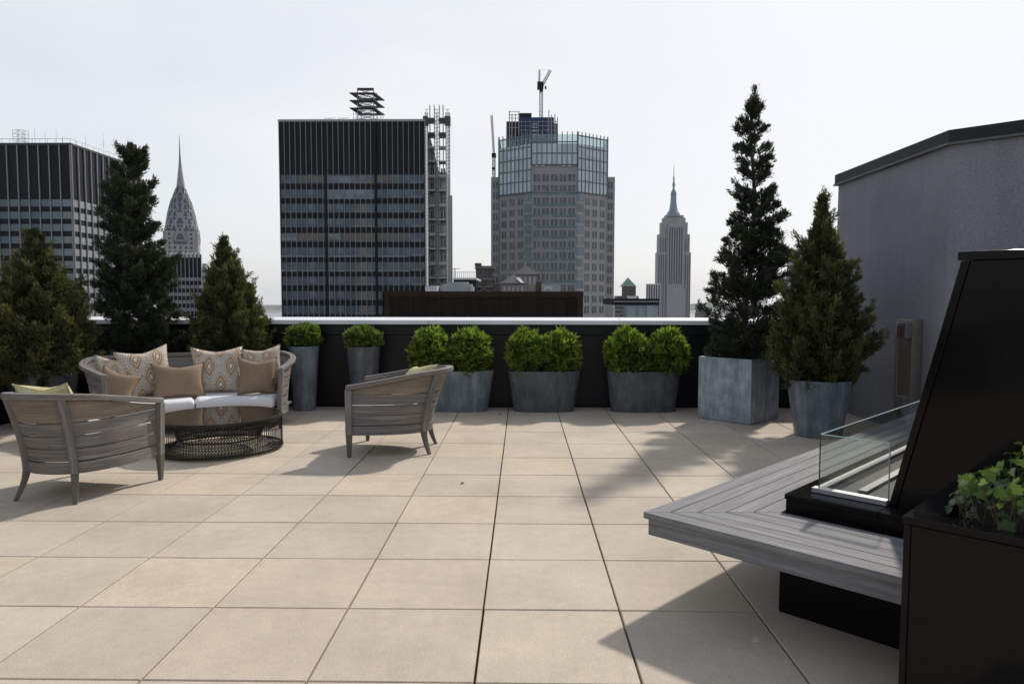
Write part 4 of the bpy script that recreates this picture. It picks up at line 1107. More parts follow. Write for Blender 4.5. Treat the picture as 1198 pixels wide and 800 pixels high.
ra = thing('roof_antenna', (at(393, 141, Y + 6).x, Y + 6, at(393, 141, Y).z + .1), 'small T-shaped aerials on the roof edge of the black slab tower', 'antenna')
m = MB()
for x in (-2.2, 1.6): m.tube([(x, 0, 0), (x + .5, 0, 1.9)], .07, 4); m.tube([(x - 1.1, 0, 1.9), (x + 2.0, 0, 2.0)], .07, 4)
m.build('aerial_rods', GREYM, ra)

# ---- scaffolded hoist tower
Y = 203.
a = at(497.5, 345, Y); b = at(526, 345, Y)
hs = thing('scaffold_tower', ((a.x + b.x) / 2, Y, ZG), 'grey tower wrapped in steel scaffolding and hoists beside the black slab tower', 'scaffold tower')
X_ = lambda p: xpx(p, Y, hs, 230)
Zp = lambda p: zpx(p, Y)
part(hs, 'core', plain('grey_block_core', (.36, .355, .34), .85, 0, .2, .6), lambda m: m.obox((0,0,0), X3, Y3v, Z3, (X_(500), X_(521.5)), (2, 10), (0, Zp(200))))
m = MB(); m.face([(X_(500), 2, Zp(200)), (X_(513), 2, Zp(200)), (X_(503), 2, Zp(160)), (X_(500), 2, Zp(158))]); m.face([(X_(513), 2.4, Zp(200)), (X_(500), 2.4, Zp(200)), (X_(500), 2.4, Zp(158)), (X_(503), 2.4, Zp(160))]); m.build('sloped_wall', CONC, hs)
part(hs, 'side_wall', plain('pale_side_wall', (.30, .30, .30), .8, 0, .1, .5), lambda m: m.obox((0,0,0), X3, Y3v, Z3, (X_(522), X_(526.3)), (6, 7.5), (0, Zp(225))))
m = MB()
ys = (0., 1.6)
for p in (497.8, 500.2, 503, 508.3, 511.2, 514.2, 518.5, 521.8, 524.2, 526):
    for d in ys: m.obox((0,0,0), X3, Y3v, Z3, (X_(p) - .07, X_(p) + .07), (d - .07, d + .07), (0, Zp(122 if p in (503, 508.3, 514.2, 518.5) else 131)))
m.build('scaffold_post', GREYM, hs)
m = MB(); p = 128.
while p < 346:
    m.obox((0,0,0), X3, Y3v, Z3, (X_(497.6), X_(501)), (-.05, .05), (Zp(p) - .07, Zp(p) + .07)); m.obox((0,0,0), X3, Y3v, Z3, (X_(508), X_(514.4)), (-.05, .05), (Zp(p) - .07, Zp(p) + .07)); m.obox((0,0,0), X3, Y3v, Z3, (X_(521.8), X_(526.2)), (-.05, .05), (Zp(p) - .07, Zp(p) + .07))
    m.tube([(X_(508.3), 0, Zp(p)), (X_(514.2), 0, Zp(p + 4.3))], .05, 4, False); m.tube([(X_(521.8), 0, Zp(p)), (X_(526), 0, Zp(p + 4.3))], .05, 4, False); m.tube([(X_(497.8), 0, Zp(p + 4.3)), (X_(501), 0, Zp(p))], .05, 4, False)
    p += 4.3
m.build('scaffold_brace', GREYM, hs)
p = 138; k = 0
while p < 345:
    for (xa, xb) in ((501, 509), (513.5, 521.5)):
        hh = 5.2 if k < 2 else 2.0
        part(hs, 'platform', MULL_D if k < 2 or k % 2 else GREYM, lambda m: m.obox((0,0,0), X3, Y3v, Z3, (X_(xa), X_(xb)), (-.3, 1.9), (Zp(p + hh), Zp(p))))
        if k > 1: part(hs, 'guard_rail', WHITEP, lambda m: m.obox((0,0,0), X3, Y3v, Z3, (X_(xa), X_(xb)), (-.42, -.32), (Zp(p + .3), Zp(p - 1.0))))
    if k > 2:
        for q in (502.5, 505.8, 515.2, 518.3): part(hs, 'opening', GL_DARK if (k + int(q)) % 3 else WHITEP, lambda m: m.obox((0,0,0), X3, Y3v, Z3, (X_(q), X_(q + 1.8)), (1.85, 1.98), (Zp(p + 13), Zp(p + 6.5))))
    p += 17.05; k += 1
m = MB()
for (xa, xb) in ((495.5, 501), (520.5, 527)): m.obox((0,0,0), X3, Y3v, Z3, (X_(xa), X_(xb)), (-.4, 1.8), (Zp(146), Zp(136)))
m.build('lift_cage', plain('cage_grey', (.07, .07, .07), .6), hs)

# ---- left black tower (two faces)
Y = 227.
t2 = thing('office_tower', (at(82, 169, Y).x, Y, ZG), 'black tower with pale window bands and light mullions at the left edge', 'office tower')
zt = zpx(169, Y); xl = at(-60, 169, Y).x - t2.location.x; dp = 41.
MB().obox((0,0,0), X3, Y3v, Z3, (xl, 0), (0, dp), (0, zt)).build('wall', SPAN, t2)
for k in range(15):
    yt = 233.0 + 14.55 * k
    if yt > 372: break
    za, zb = zpx(yt + 8.3, Y), zpx(yt, Y)
    o = MB(); o.obox((0,0,0), X3, Y3v, Z3, (xl + .4, -.4), (-.06, 0), (za, zb), off=0.); o.uv = [(u, v + k * 4) for u, v in o.uv]; o.build('window_strip', GL_T2, t2)
    o = MB(); o.obox((0,0,0), X3, Y3v, Z3, (0, .06), (.4, dp - .4), (za, zb), off=0.); o.uv = [(u, v + k * 4) for u, v in o.uv]; o.build('window_strip', GL_T2S, t2)  # side face paler than the front: reflected sky put into the glass colour
x = 0
while x > xl: MB().obox((0,0,0), X3, Y3v, Z3, (x - .12, x + .12), (-.45, -.05), (0, zt)).build('mullion', MULL, t2); x -= 3.4
x = 0
while x < dp: MB().obox((0,0,0), X3, Y3v, Z3, (.05, .45), (x - .12, x + .12), (0, zt)).build('mullion', MULL, t2); x += 3.4
MB().obox((0,0,0), X3, Y3v, Z3, (xl, .3), (-.3, dp + .3), (zt, zt + .7)).build('roof_edge', MULL_D, t2)
m = MB()
for k in range(16): x = xl + k * 2.45; m.tube([(x, 0, zt + .7), (x, 0, zt + 2.0)], .05, 4)
for k in range(14): m.tube([(.2, k * 3.0, zt + .7), (.2, k * 3.0, zt + 2.0)], .05, 4)
m.tube([(xl, 0, zt + 2), (.2, 0, zt + 2), (.2, dp, zt + 2)], .06, 4); m.build('roof_railing', GREYM, t2)
lt = thing('lattice_frame', (at(22, 167, Y + 5).x, Y + 5, at(22, 167, Y).z + .7), 'small lattice antenna frame on the roof of the left tower', 'antenna')
m = MB()
for x in (-1.9, 0, 1.9):
    for y in (0, 2): m.tube([(x, y, 0), (x, y, 4.6)], .06, 4)
for z in (1.1, 2.2, 3.3, 4.5): m.tube([(-1.9, 0, z), (1.9, 0, z)], .05, 4); m.tube([(-1.9, 2, z), (1.9, 2, z)], .05, 4)
for k in range(3): m.tube([(-1.9, 0, k * 1.5), (0, 0, k * 1.5 + 1.5), (1.9, 0, k * 1.5)], .04, 4)
m.build('frame_rods', GREYM, lt)
for k, (px, hh) in enumerate(((30, 14), (41, 20), (53, 16), (66, 19), (73, 12), (88, 12), (100, 15), (121, 18))):
    wv = thing('whip_antenna', (at(px, 167, Y + 4 + k).x, Y + 4 + k, at(60, 167, Y).z + .6), 'thin whip aerial on the roof of the left tower, %s' % ('first', 'second', 'third', 'fourth', 'fifth', 'sixth', 'seventh', 'eighth')[k] + ' from the left', 'antenna', 'whip aerials on the left tower roof')
    MB().tube([(0, 0, 0), (0, 0, hh * .27)], [.07, .03], 4).build('rod', GREYM, wv)

# ---- stepped Art Deco tower with steel crown and needle
Y = 640.
ch_ = thing('crown_spire_tower', (at(213.5, 300, Y).x, Y, ZG), 'art deco skyscraper with arched steel crown and needle spire between the left conifers', 'skyscraper', rz=R(20))
sc_ = Y / 829 * 1.004
W_ = 39 * sc_ / (math.cos(R(20)) + math.sin(R(20)) * .55)
zb = lambda p: zpx(p, Y)
MB().obox((0,0,0), X3, Y3v, Z3, (-W_/2, W_/2), (-W_/2, W_/2), (0, zb(288))).build('wall', BRICK_C, ch_)
MB().obox((0,0,0), X3, Y3v, Z3, (-W_*.44, W_*.44), (-W_*.53, W_*.53), (0, zb(272))).build('wall', BRICK_C, ch_)
MB().obox((0,0,0), X3, Y3v, Z3, (-W_*.53, W_*.53), (-W_*.44, W_*.44), (0, zb(272))).build('wall', BRICK_C, ch_)
for f_ in range(2):
    for r in range(7):
        for c in range(5):
            x = W_ * (-.33 + .165 * c); z0 = zb(303 - 5.2 * r); z1 = zb(300 - 5.2 * r)
            if f_ == 0: MB().obox((0,0,0), X3, Y3v, Z3, (x - .9, x + .9), (-W_*.53 - .1, -W_*.53), (z0, z1)).build('window', GL_DARK, ch_)
            else: MB().obox((0,0,0), X3, Y3v, Z3, (W_*.53, W_*.53 + .1), (x - .9, x + .9), (z0, z1)).build('window', GL_DARK, ch_)
cprof = [(287, 40.5), (280, 40), (273, 38.5), (265, 34.5), (256, 31.5), (247, 27.5), (238, 23), (230, 16.5), (223, 11), (217, 8.4)]
def crad(z): return float(np.interp(z, [zb(p) for p, w in cprof], [w * sc_ / 2 * .93 for p, w in cprof]))
def cpt(ph, z, off=0.):
    r = crad(z) + off; c, s_ = math.cos(ph), math.sin(ph); n_ = 2.7
    return Vector((r * math.copysign(abs(c) ** (2 / n_), c), r * math.copysign(abs(s_) ** (2 / n_), s_), z))
zz_ = np.linspace(zb(287), zb(217), 22)
MB().rings([[cpt(k * math.pi / 24, float(z)) for k in range(48)] for z in zz_]).build('crown_body', CROWN_D, ch_, smooth=True)
lv_ = [(284, 266, 12), (274, 257, 12), (265, 248.5, 12), (256, 240.5, 12), (247.5, 233, 10), (239.5, 226.5, 8), (231.5, 219.5, 8)]
for q, (yb, yt, na) in enumerate(lv_):
    z0, z1 = zb(yb), zb(yt)
    for k in range(na):
        pc = 2 * math.pi * (k + .5 * (q % 2)) / na; dw = math.pi / na * .97
        for (sc2, offs, mat_, nm_, zl) in ((1., .9, STEEL_C, 'crown_arch', 0.), (.42, 1.05, GL_DARK, 'crown_window', .12)):
            m = MB(); P1 = []
            for i in range(11):
                t = -1 + 2 * i / 10; z = lerp(z0, z1, zl) + (z1 - z0) * sc2 * .95 * (1 - abs(t) ** 1.9)
                P1.append(cpt(pc + dw * sc2 * t, z, offs))
            m.face(P1 if False else P1[::-1]); P2 = [cpt(math.atan2(p.y, p.x), p.z, 0.) for p in P1]
            for i in range(10): m.face([P1[i], P1[i + 1], P2[i + 1], P2[i]])
            m.build(nm_, mat_, ch_)
sp = []
for (p, r) in ((222, 5.0), (212, 3.9), (200, 2.4), (190, 1.4), (178, .8), (158, .25)):
    sp.append(((0, 0, zb(p)), r * sc_))
MB().tube([p for p, r in sp], [r for p, r in sp], 8).build('spire', STEEL_C, ch_)

# black building in front of it
Y = 350.
tt, w, h = bldg('office_block', 183, 235.5, 297.5, Y, 30, SPAN, 'black office block with white toothed roofline below the steel crowned tower', 'office block')
for k in range(11): MB().obox((0,0,0), X3, Y3v, Z3, (-w/2 + w * (k + .2) / 11, -w/2 + w * (k + .75) / 11), (-.3, .3), (h - 1.6, h + .9)).build('roof_tooth', WHITEP, tt)
for k in range(12): MB().obox((0,0,0), X3, Y3v, Z3, (-w/2 + w * k / 11 - .14, -w/2 + w * k / 11 + .14), (-.35, 0), (0, h)).build('mullion', GREYM, tt)
for k in range(7):
    za, zb_ = zpx(329 + 8.9 * k, Y), zpx(325 + 8.9 * k, Y)
    for q in range(11):
        if k < 5: MB().obox((0,0,0), X3, Y3v, Z3, (-w/2 + w * (q + .16) / 11, -w/2 + w * (q + .84) / 11), (-.08, 0), (za, zb_)).build('window', GL_T2S, tt)
tt, w, h = bldg('apartment_block', 235, 242, 313, 430., 20, BRICK_C, 'slim pale apartment block just right of the toothed black block', 'building')
for k in range(8): MB().obox((0,0,0), X3, Y3v, Z3, (-w/2 + .3, w/2 - .3), (-.1, 0), (h - 3 - 4 * k, h - 1.2 - 4 * k)).build('window_strip', GL_DARK, tt)
MB().obox((0,0,0), X3, Y3v, Z3, (-w/2, 0), (2, 6), (h, h + 2.5)).build('roof_hut', GREYM, tt)

# ---- granite tower with octagonal glass crown
Y = 259.
gt = thing('glass_crown_tower', (at(646.5, 300, Y).x, Y, ZG), 'pinkish grey granite tower with pale green octagonal glass crown in the centre', 'office tower')
def X(p, py=280): return xpx(p, Y, gt, py)
Z = lambda p, yy=Y: zpx(p, yy)
xb, xc = X(622), X(674.5); xa, xd = [at(p, 280, Y + 8.5).x - gt.location.x for p in (585, 708.5)]; wl_, wr_ = [at(p, 280, Y + 9.5).x - gt.location.x for p in (574.5, 718.8)]
ch8 = 8.5; D_ = 46.
octo = [(xa, ch8), (xb, 0), (xc, 0), (xd, ch8), (xd, D_ - ch8), (xc, D_), (xb, D_), (xa, D_ - ch8)]
MB().prism(octo, 0, Z(193)).build('wall', STONE_A, gt)
MB().obox((0,0,0), X3, Y3v, Z3, (wl_, xa + .5), (9.5, D_ - 8), (0, Z(202))).build('wing_wall', STONE_A, gt)
MB().obox((0,0,0), X3, Y3v, Z3, (xd - .5, wr_), (9.5, D_ - 8), (0, Z(202))).build('wing_wall', STONE_A, gt)
co = [(p[0] + (.35 if p[0] > 0 else -.35), p[1] + (-.5 if p[1] < 20 else .5)) for p in octo]
# glass crown as facets around (front one above the granite gable)
zcb = Z(225); zct = Z(157.5); CROWNCLEAR = m_glass('screen_glass', (.74, .81, .81), .05, .12)
CROWNBAR = plain('crown_mullion', (.13, .17, .18), .5, .1, .05, .3)
def facet(p0, p1, z0, z1, mat, name, off=.45, k=None):
    p0 = Vector((*p0, 0)); p1 = Vector((*p1, 0)); d = (p1 - p0); L_ = d.length; d.normalize(); nr = Vector((d.y, -d.x, 0))
    m = MB(); m.obox(p0, d, nr, Z3, (0, L_), (.02, off), (z0, z1), off=0.); return m.build(name, mat, gt), d, nr, L_, p0
N8 = len(octo)
for q in range(N8):
    p0, p1 = octo[q], octo[(q + 1) % N8]; front = (q == 1)
    zlo = Z(193) if front else zcb
    o, d, nr, L_, pp0 = facet(p0, p1, zlo, Z(168.5), GL_CROWN, 'crown_glazing')
    facet(p0, p1, Z(168.4), zct, CROWNCLEAR, 'crown_screen', off=.2)
    nmu = max(3, round(L_ / 1.75))
    m = MB()
    for k in range(nmu + 1):
        x = L_ * k / nmu; m.obox(pp0, d, nr, Z3, (x - .15, x + .15), (.45, .70), (zlo, zct + .9))
    z = zlo
    while z < zct: m.obox(pp0, d, nr, Z3, (0, L_), (.45, .58), (z - .2, z + .2)); z += 4.02
    m.build('crown_frame', CROWNBAR, gt)
m = MB().prism([(p[0] * .98, 1 + p[1] * .96) for p in octo], Z(193) - .2, Z(169)); m.build('roof_deck', GREYM, gt)
wins = []      # (origin, dir, normal, x0, x1, z0, z1)
row = 12.75; ybase = 231.
def addwins(p0, p1, pairs, rows, w_=1.0, pairgap=.45, y_start=ybase, off=.0, hpx=8.):
    p0 = Vector((*p0, 0)); p1 = Vector((*p1, 0)); d = p1 - p0; L_ = d.length; d.normalize(); nr = Vector((d.y, -d.x, 0))
    for r in range(rows):
        zt_ = Z(y_start + row * r); zb_ = Z(y_start + row * r + hpx)
        for k in range(pairs):
            c = L_ * (k + .5) / pairs
            for s in (-1, 1): wins.append((p0 + nr * off, d, nr, c + s * (w_ / 2 + pairgap / 2) - w_ / 2, c + s * (w_ / 2 + pairgap / 2) + w_ / 2, zb_, zt_))
addwins((xb + 0.3, 0), (xc - .3, 0), 5, 2, 1.05, .35, 204., hpx=8.5)
addwins((xb + .3, 0), (xc - .3, 0), 5, 11, 1.0, .4)
addwins((xa, ch8), (xb - 2.6, 8.5 * (2.6 / (xb - xa))), 3, 11, .85, .45)
addwins((xc + 2.6, 8.5 * (2.6 / (xd - xc))), (xd, ch8), 3, 11, .85, .45)
addwins((wl_, 9.5), (xa, 9.5), 1, 12, .7, .35, 208.)
addwins((xd, 9.5), (wr_, 9.5), 1, 12, .7, .35, 208.)
def windows(root, wins, mat, frame=None):
    for q in wins[:100]:
        o, d, nr, x0, x1, z0, z1 = q; MB().obox(o, d, nr, Z3, (x0, x1), (.01, .09), (z0, z1)).build('window', mat, root)
    if len(wins) > 100:
        m = MB()
        for q in wins[100:]:
            o, d, nr, x0, x1, z0, z1 = q; m.obox(o, d, nr, Z3, (x0, x1), (.01, .09), (z0, z1))
        m.build('window', mat, root)['kind'] = 'stuff'
windows(gt, wins, m_panes('tower_window', [(0, (.035, .045, .052)), (.6, (.075, .09, .10)), (1, (.20, .22, .23))], (1.5, 4.), .12))
# glazed bays beside the central face, and spandrel bands of glass
for (u0_, u1_) in (((xb - 2.7, 0), (xb, 0)), ((xc, 0), (xc + 2.7, 0))):
    y0 = ch8 * (abs(u0_[0] - (xb if u0_[0] < 0 else xc)) / (xb - xa)); y1 = ch8 * (abs(u1_[0] - (xb if u0_[0] < 0 else xc)) / (xb - xa))
    p0 = Vector((u0_[0], y0, 0)); p1 = Vector((u1_[0], y1, 0)); d = (p1 - p0); L_ = d.length; d.normalize(); nr = Vector((d.y, -d.x, 0))
    for r in range(12):
        MB().obox(p0, d, nr, Z3, (.1, L_ - .1), (.02, .2), (Z(226 + row * r + 9.0), Z(226 + row * r))).build('bay_window', GL_BAND, gt)
        MB().obox(p0, d, nr, Z3, (.1, L_ - .1), (.02, .15), (Z(226 + row * r + 12.4), Z(226 + row * r + 9.3))).build('bay_panel', GREYM, gt)
for r in range(0, 12, 1):
    MB().obox((0,0,0), X3, Y3v, Z3, (xb + .2, xc - .2), (-.12, 0), (Z(226.3 + row * r + 2.2), Z(226.3 + row * r - .3))).build('glass_band', GL_BAND, gt)
m = MB()
for q in (0, 1, 2):
    p0, p1 = Vector((*octo[q], 0)), Vector((*octo[q+1], 0)); d = p1 - p0; L_ = d.length; d.normalize(); nr = Vector((d.y, -d.x, 0))
    m.obox(p0, d, nr, Z3, (0, L_), (.0, .35), (Z(225.5) , Z(224)))
m.build('cornice', CONC, gt)
for x in (626, 633, 657, 664): MB().obox((0,0,0), X3, Y3v, Z3, (X(x), X(x + 3.5)), (-.75, -.63), (Z(195.2), Z(194.2))).build('lamp_panel', WHITEP, gt)

# ---- unfinished tower behind it with blue netting and crane
Y = 330.
ut = thing('unfinished_tower', (at(622, 150, Y).x, Y, ZG), 'unfinished tower top wrapped in blue netting above the glass crown', 'building site')
X = lambda p: xpx(p, Y, ut, 150); Z = lambda p: zpx(p, Y)
part(ut, 'core', SPAN, lambda m: m.obox((0,0,0), X3, Y3v, Z3, (X(592), X(653)), (2, 24), (0, Z(152))))
part(ut, 'netting', BLUE, lambda m: m.obox((0,0,0), X3, Y3v, Z3, (X(608), X(648)), (0, 22), (Z(172), Z(137.5))))
part(ut, 'netting', BLUE, lambda m: m.obox((0,0,0), X3, Y3v, Z3, (X(647), X(653)), (1, 20), (Z(172), Z(144))))
part(ut, 'formwork', SPAN, lambda m: m.obox((0,0,0), X3, Y3v, Z3, (X(607), X(622)), (3, 15), (Z(140), Z(130.5))))
part(ut, 'floor_slab', SPAN, lambda m: m.obox((0,0,0), X3, Y3v, Z3, (X(592.5), X(609)), (-.5, 15), (Z(172), Z(142.5))))
m = MB()
for p, t in ((592.8, 143), (596, 130), (599, 134), (603, 134), (607, 131), (642, 129.5), (645, 135), (649, 134), (652, 138)): m.obox((0,0,0), X3, Y3v, Z3, (X(p) - .2, X(p) + .2), (-.9, -.5), (Z(172), Z(t)))
for t in (131.5, 135, 139, 143, 150): m.obox((0,0,0), X3, Y3v, Z3, (X(595), X(608)), (-.8, -.6), (Z(t) - .12, Z(t) + .12))
for t in (143, 148, 153): m.obox((0,0,0), X3, Y3v, Z3, (X(608), X(652)), (-.8, -.6), (Z(t) - .1, Z(t) + .1))
for p in range(610, 652, 5): m.obox((0,0,0), X3, Y3v, Z3, (X(p) - .09, X(p) + .09), (-.8, -.6), (Z(172), Z(141)))
m.build('scaffold', GREYM, ut)
part(ut, 'window_frame', WHITEP, lambda m: [m.obox((0,0,0), X3, Y3v, Z3, (X(622), X(629)), (-1.1, -.9), (Z(y) - .15, Z(y) + .15)) for y in (146, 150, 154, 158)])
def lattice(m, p0, p1, w, n, r=.14):
    p0, p1 = Vector(p0), Vector(p1); d = (p1 - p0); L_ = d.length; d.normalize()
    s = d.cross(Vector((0, 1, 0))); s = s.normalized() if s.length > .01 else X3; t = d.cross(s).normalized()
    C4 = [(s * a + t * b) * w / 2 for a, b in ((1, 1), (1, -1), (-1, -1), (-1, 1))]
    for c in C4: m.tube([p0 + c, p1 + c], r, 4, False)
    for k in range(n):
        a = p0 + d * L_ * k / n; b = p0 + d * L_ * (k + 1) / n
        for q in range(4): m.tube([a + C4[q], b + C4[(q + 1) % 4]], r * .6, 4, False); m.tube([a + C4[q], a + C4[(q + 1) % 4]], r * .6, 4, False)
crn = thing('tower_crane', (at(633, 138, Y + 6).x, Y + 6, at(633, 138, Y + 6).z), 'white luffing tower crane with dark cab above the blue netted tower', 'crane')
q = (Y + 6) / 829
m = MB(); lattice(m, (0, 0, -2), (0, 0, 31 * q), 3.4 * q, 9, .2); m.build('mast', WHITEP, crn)
m = MB(); m.obox((0,0,0), X3, Y3v, Z3, (-4.5 * q, 2.6 * q), (-1.2, 1.2), (32 * q, 40 * q)); m.obox((0,0,0), X3, Y3v, Z3, (-1.8 * q, 1.8 * q), (-1, 1), (29 * q, 32.2 * q)); m.build('slewing_deck', SPAN, crn)
m = MB(); lattice(m, (1.6 * q, 0, 37 * q), (10.5 * q, 0, 53.5 * q), 2.6 * q, 8, .16); m.build('jib', WHITEP, crn)
m = MB(); lattice(m, (-2.2 * q, 0, 40 * q), (-2.0 * q, 0, 54 * q), 1.6 * q, 6, .14); m.tube([(-2 * q, 0, 54 * q), (10.5 * q, 0, 53.5 * q)], .05, 4); m.build('back_frame', WHITEP, crn)
MB().obox((0,0,0), X3, Y3v, Z3, (4 * q, 6 * q), (-1, 0), (32 * q, 35 * q)).build('cab', SPAN, crn)
Y = 275.
cr2 = thing('tower_crane', (at(577.5, 205, Y).x, Y, at(577.5, 205, Y).z), 'slim red and white crane with raised jib left of the glass crown', 'crane')
q = Y / 829
RW_ = plain('red_white_steel', (.45, .30, .28), .6)
m = MB(); lattice(m, (.3 * q, 0, -2), (.3 * q, 0, 20 * q), 3.0 * q, 7, .16); m.build('mast', WHITEP, cr2)
m = MB(); m.obox((0,0,0), X3, Y3v, Z3, (-2.2 * q, 2.8 * q), (-1, 1), (20 * q, 24.5 * q)); m.obox((0,0,0), X3, Y3v, Z3, (-2 * q, 2 * q), (-1, 1), (6.5 * q, 8 * q)); m.build('slewing_deck', SPAN, cr2)
m = MB(); lattice(m, (.2 * q, 0, 25 * q), (-2.3 * q, 0, 68 * q), 1.9 * q, 16, .11); m.build('jib', RW_, cr2)

# ---- stepped skyscraper with mast at the right
Y = 1300.
es = thing('mast_skyscraper', (at(788.6, 300, Y).x, Y, ZG), 'grey stepped limestone skyscraper with tall antenna mast right of centre', 'skyscraper')
X = lambda p: xpx(p, Y, es, 300); Z = lambda p: zpx(p, Y)
for (a_, b_, yt, d0, d1) in ((769.2, 808.3, 295, 0, 22), (770.6, 807, 274, 1.5, 21), (773.5, 804.5, 260, 3, 20), (776, 802, 254.5, 4, 19), (778.5, 800, 251.5, 5, 18)):
    part(es, 'wall', STONE_E, lambda m: m.obox((0,0,0), X3, Y3v, Z3, (X(a_), X(b_)), (d0, d1), (0, Z(yt))))
part(es, 'centre_bay', STONE_E, lambda m: m.obox((0,0,0), X3, Y3v, Z3, (X(781), X(800)), (-2.5, 10), (0, Z(262))))
EW = plain('window_column', (.075, .08, .09), .4, .2, .15, .02)
for p in (770.6, 773.2, 775.8, 778.4, 801.5, 804.2, 806.6): part(es, 'window_column', EW, lambda m: m.obox((0,0,0), X3, Y3v, Z3, (X(p), X(p + .95)), (-.4, 0), (0, Z(298))))
for p in (782.4, 785.2, 788, 790.8, 793.6, 796.4): part(es, 'window_column', EW, lambda m: m.obox((0,0,0), X3, Y3v, Z3, (X(p), X(p + 1.3)), (-2.9, -2.5), (Z(332), Z(266))))
for p in (772.6, 775.4, 778, 802, 804.6): part(es, 'window_column', EW, lambda m: m.obox((0,0,0), X3, Y3v, Z3, (X(p), X(p + .9)), (1.1, 1.5), (Z(294.6), Z(278))))
LW = plain('pale_window_column', (.36, .37, .39), .4, .2, .1, .05)
for k in range(7): part(es, 'window_column', LW, lambda m: m.obox((0,0,0), X3, Y3v, Z3, (X(785.5 + 2.45 * k), X(787.2 + 2.45 * k)), (-2.9, -2.5), (0, Z(337))))
for k in range(13): part(es, 'belt_course', STONE_E, lambda m: m.obox((0,0,0), X3, Y3v, Z3, (X(784.8), X(803)), (-3.2, -2.9), (Z(341.5 + 3.4 * k), Z(340.5 + 3.4 * k))))
MS = plain('mast_metal', (.22, .27, .31), .4, .4, .1, .05)
sp = [(253, 8.8), (249, 7.6), (245.5, 5.2), (243, 4.6), (236, 3.6), (228, 3.3), (225.5, 3.6), (222.5, 2.4), (220, 1.2), (217, 1.2), (216.5, 1.7), (213, 1.4), (212, .9), (206, .9), (205, .45), (196, .35), (191, .15)]
q = Y / 829
MB().tube([(X(788.6), 12, Z(a_)) for a_, r in sp], [r * q for a_, r in sp], 10).build('mast', MS, es)

# ---- blocks between the towers
Y = 500.
pyb, w, h = bldg('pyramid_roof_building', 727.5, 744, 335, Y, 10, STONE_D, 'brown stone building with green copper pyramid roof', 'building')
z1 = zpx(324.5, Y)
MB().rings([[(-w/2 - .3, -.3, h), (w/2 + .3, -.3, h), (w/2 + .3, 10.3, h), (-w/2 - .3, 10.3, h)], [(-.2, 4.8, z1), (.2, 4.8, z1), (.2, 5.2, z1), (-.2, 5.2, z1)]]).build('roof', COPPER, pyb)
MB().obox((0,0,0), X3, Y3v, Z3, (-w/2 - 3.4, w/2 + 1.8), (-1.5, 14), (0, zpx(346, Y))).build('lower_wall', STONE_D, pyb)
MB().obox((0,0,0), X3, Y3v, Z3, (-w/2 + 3.5, w/2 + .5), (-1.7, -1.5), (zpx(350.5, Y), zpx(346, Y))).build('penthouse', WHITEP, pyb)
for k in range(4): MB().obox((0,0,0), X3, Y3v, Z3, (-w/2 + 1 + 2.2 * k, -w/2 + 2.1 + 2.2 * k), (-.1, 0), (zpx(343, Y), zpx(337.5, Y))).build('window', GL_DARK, pyb)
Y = 200.
db, w, h = bldg('low_office_block', 718.5, 770, 349.7, Y, 25, GREYM, 'low block with dark flat roof and pale glass front below the copper pyramid', 'office block')
MB().obox((0,0,0), X3, Y3v, Z3, (-w/2 - .2, w/2 + .3), (-.6, 25.2), (zpx(356.5, Y), h + .1)).build('roof_band', SPAN, db)
MB().obox((0,0,0), X3, Y3v, Z3, (-w/2 - .1, w/2 + .2), (-.7, -.6), (zpx(353, Y), zpx(352, Y))).build('roof_trim', GREYM, db)
GLW = m_panes('pale_front_glass', [(0, (.10, .14, .17)), (.6, (.22, .27, .30)), (1, (.4, .45, .47))], (1.1, 9.), .2)
MB().obox((0,0,0), X3, Y3v, Z3, (xpx(731, Y, db), xpx(757, Y, db)), (-.3, 0), (zpx(372, Y), zpx(357, Y))).build('glass_front', GLW, db)
MB().obox((0,0,0), X3, Y3v, Z3, (xpx(757.5, Y, db), xpx(766.5, Y, db)), (-.35, 0), (zpx(372, Y), zpx(357, Y))).build('white_panel', plain('pale_panel', (.33, .38, .42), .5), db)
for k in range(3): MB().obox((0,0,0), X3, Y3v, Z3, (-w/2 + .3, xpx(730, Y, db)), (-.15, 0), (zpx(361.5 + 4.5 * k, Y), zpx(358.5 + 4.5 * k, Y))).build('window_strip', GL_T1, db)
Y = 700.
st_, w, h = bldg('striped_tower', 756, 773, 332, Y, 20, WHITEP, 'pale tower with dark vertical stripes left of the mast skyscraper', 'building')
for k in range(6): MB().obox((0,0,0), X3, Y3v, Z3, (-w/2 + w * (k + .1) / 6, -w/2 + w * (k + .6) / 6), (-.3, 0), (0, h - 1.)).build('window_strip', GL_DARK if k > 1 else GL_T1, st_)

# low brown building right behind the parapet
Y = 90.
bb, w, h = bldg('low_brown_building', 448, 681.5, 341.3, Y, 22, BROWND, 'long low dark brown flat roofed building just beyond the parapet', 'building')
MB().obox((0,0,0), X3, Y3v, Z3, (-w/2 - .1, w/2 + .1), (-.22, 22.1), (zpx(347.5, Y), h + .05)).build('fascia', BROWN, bb)
nb_ = 14
for k in range(nb_ + 1): MB().obox((0,0,0), X3, Y3v, Z3, (-w/2 + w * k / nb_ - .05, -w/2 + w * k / nb_ + .05), (-.26, -.02), (0, h)).build('pilaster', BROWN, bb)
for k in range(nb_): MB().obox((0,0,0), X3, Y3v, Z3, (-w/2 + w * k / nb_ + .2, -w/2 + w * (k + 1) / nb_ - .2), (-.06, 0), (zpx(372, Y), zpx(365.5, Y))).build('window_strip', SPAN, bb)
for (xa_, xb_) in ((449, 455), (676, 681)): MB().obox((0,0,0), X3, Y3v, Z3, (xpx(xa_, Y, bb), xpx(xb_, Y, bb)), (-.3, -.27), (0, h - .1)).build('corner_pier', BROWN, bb)
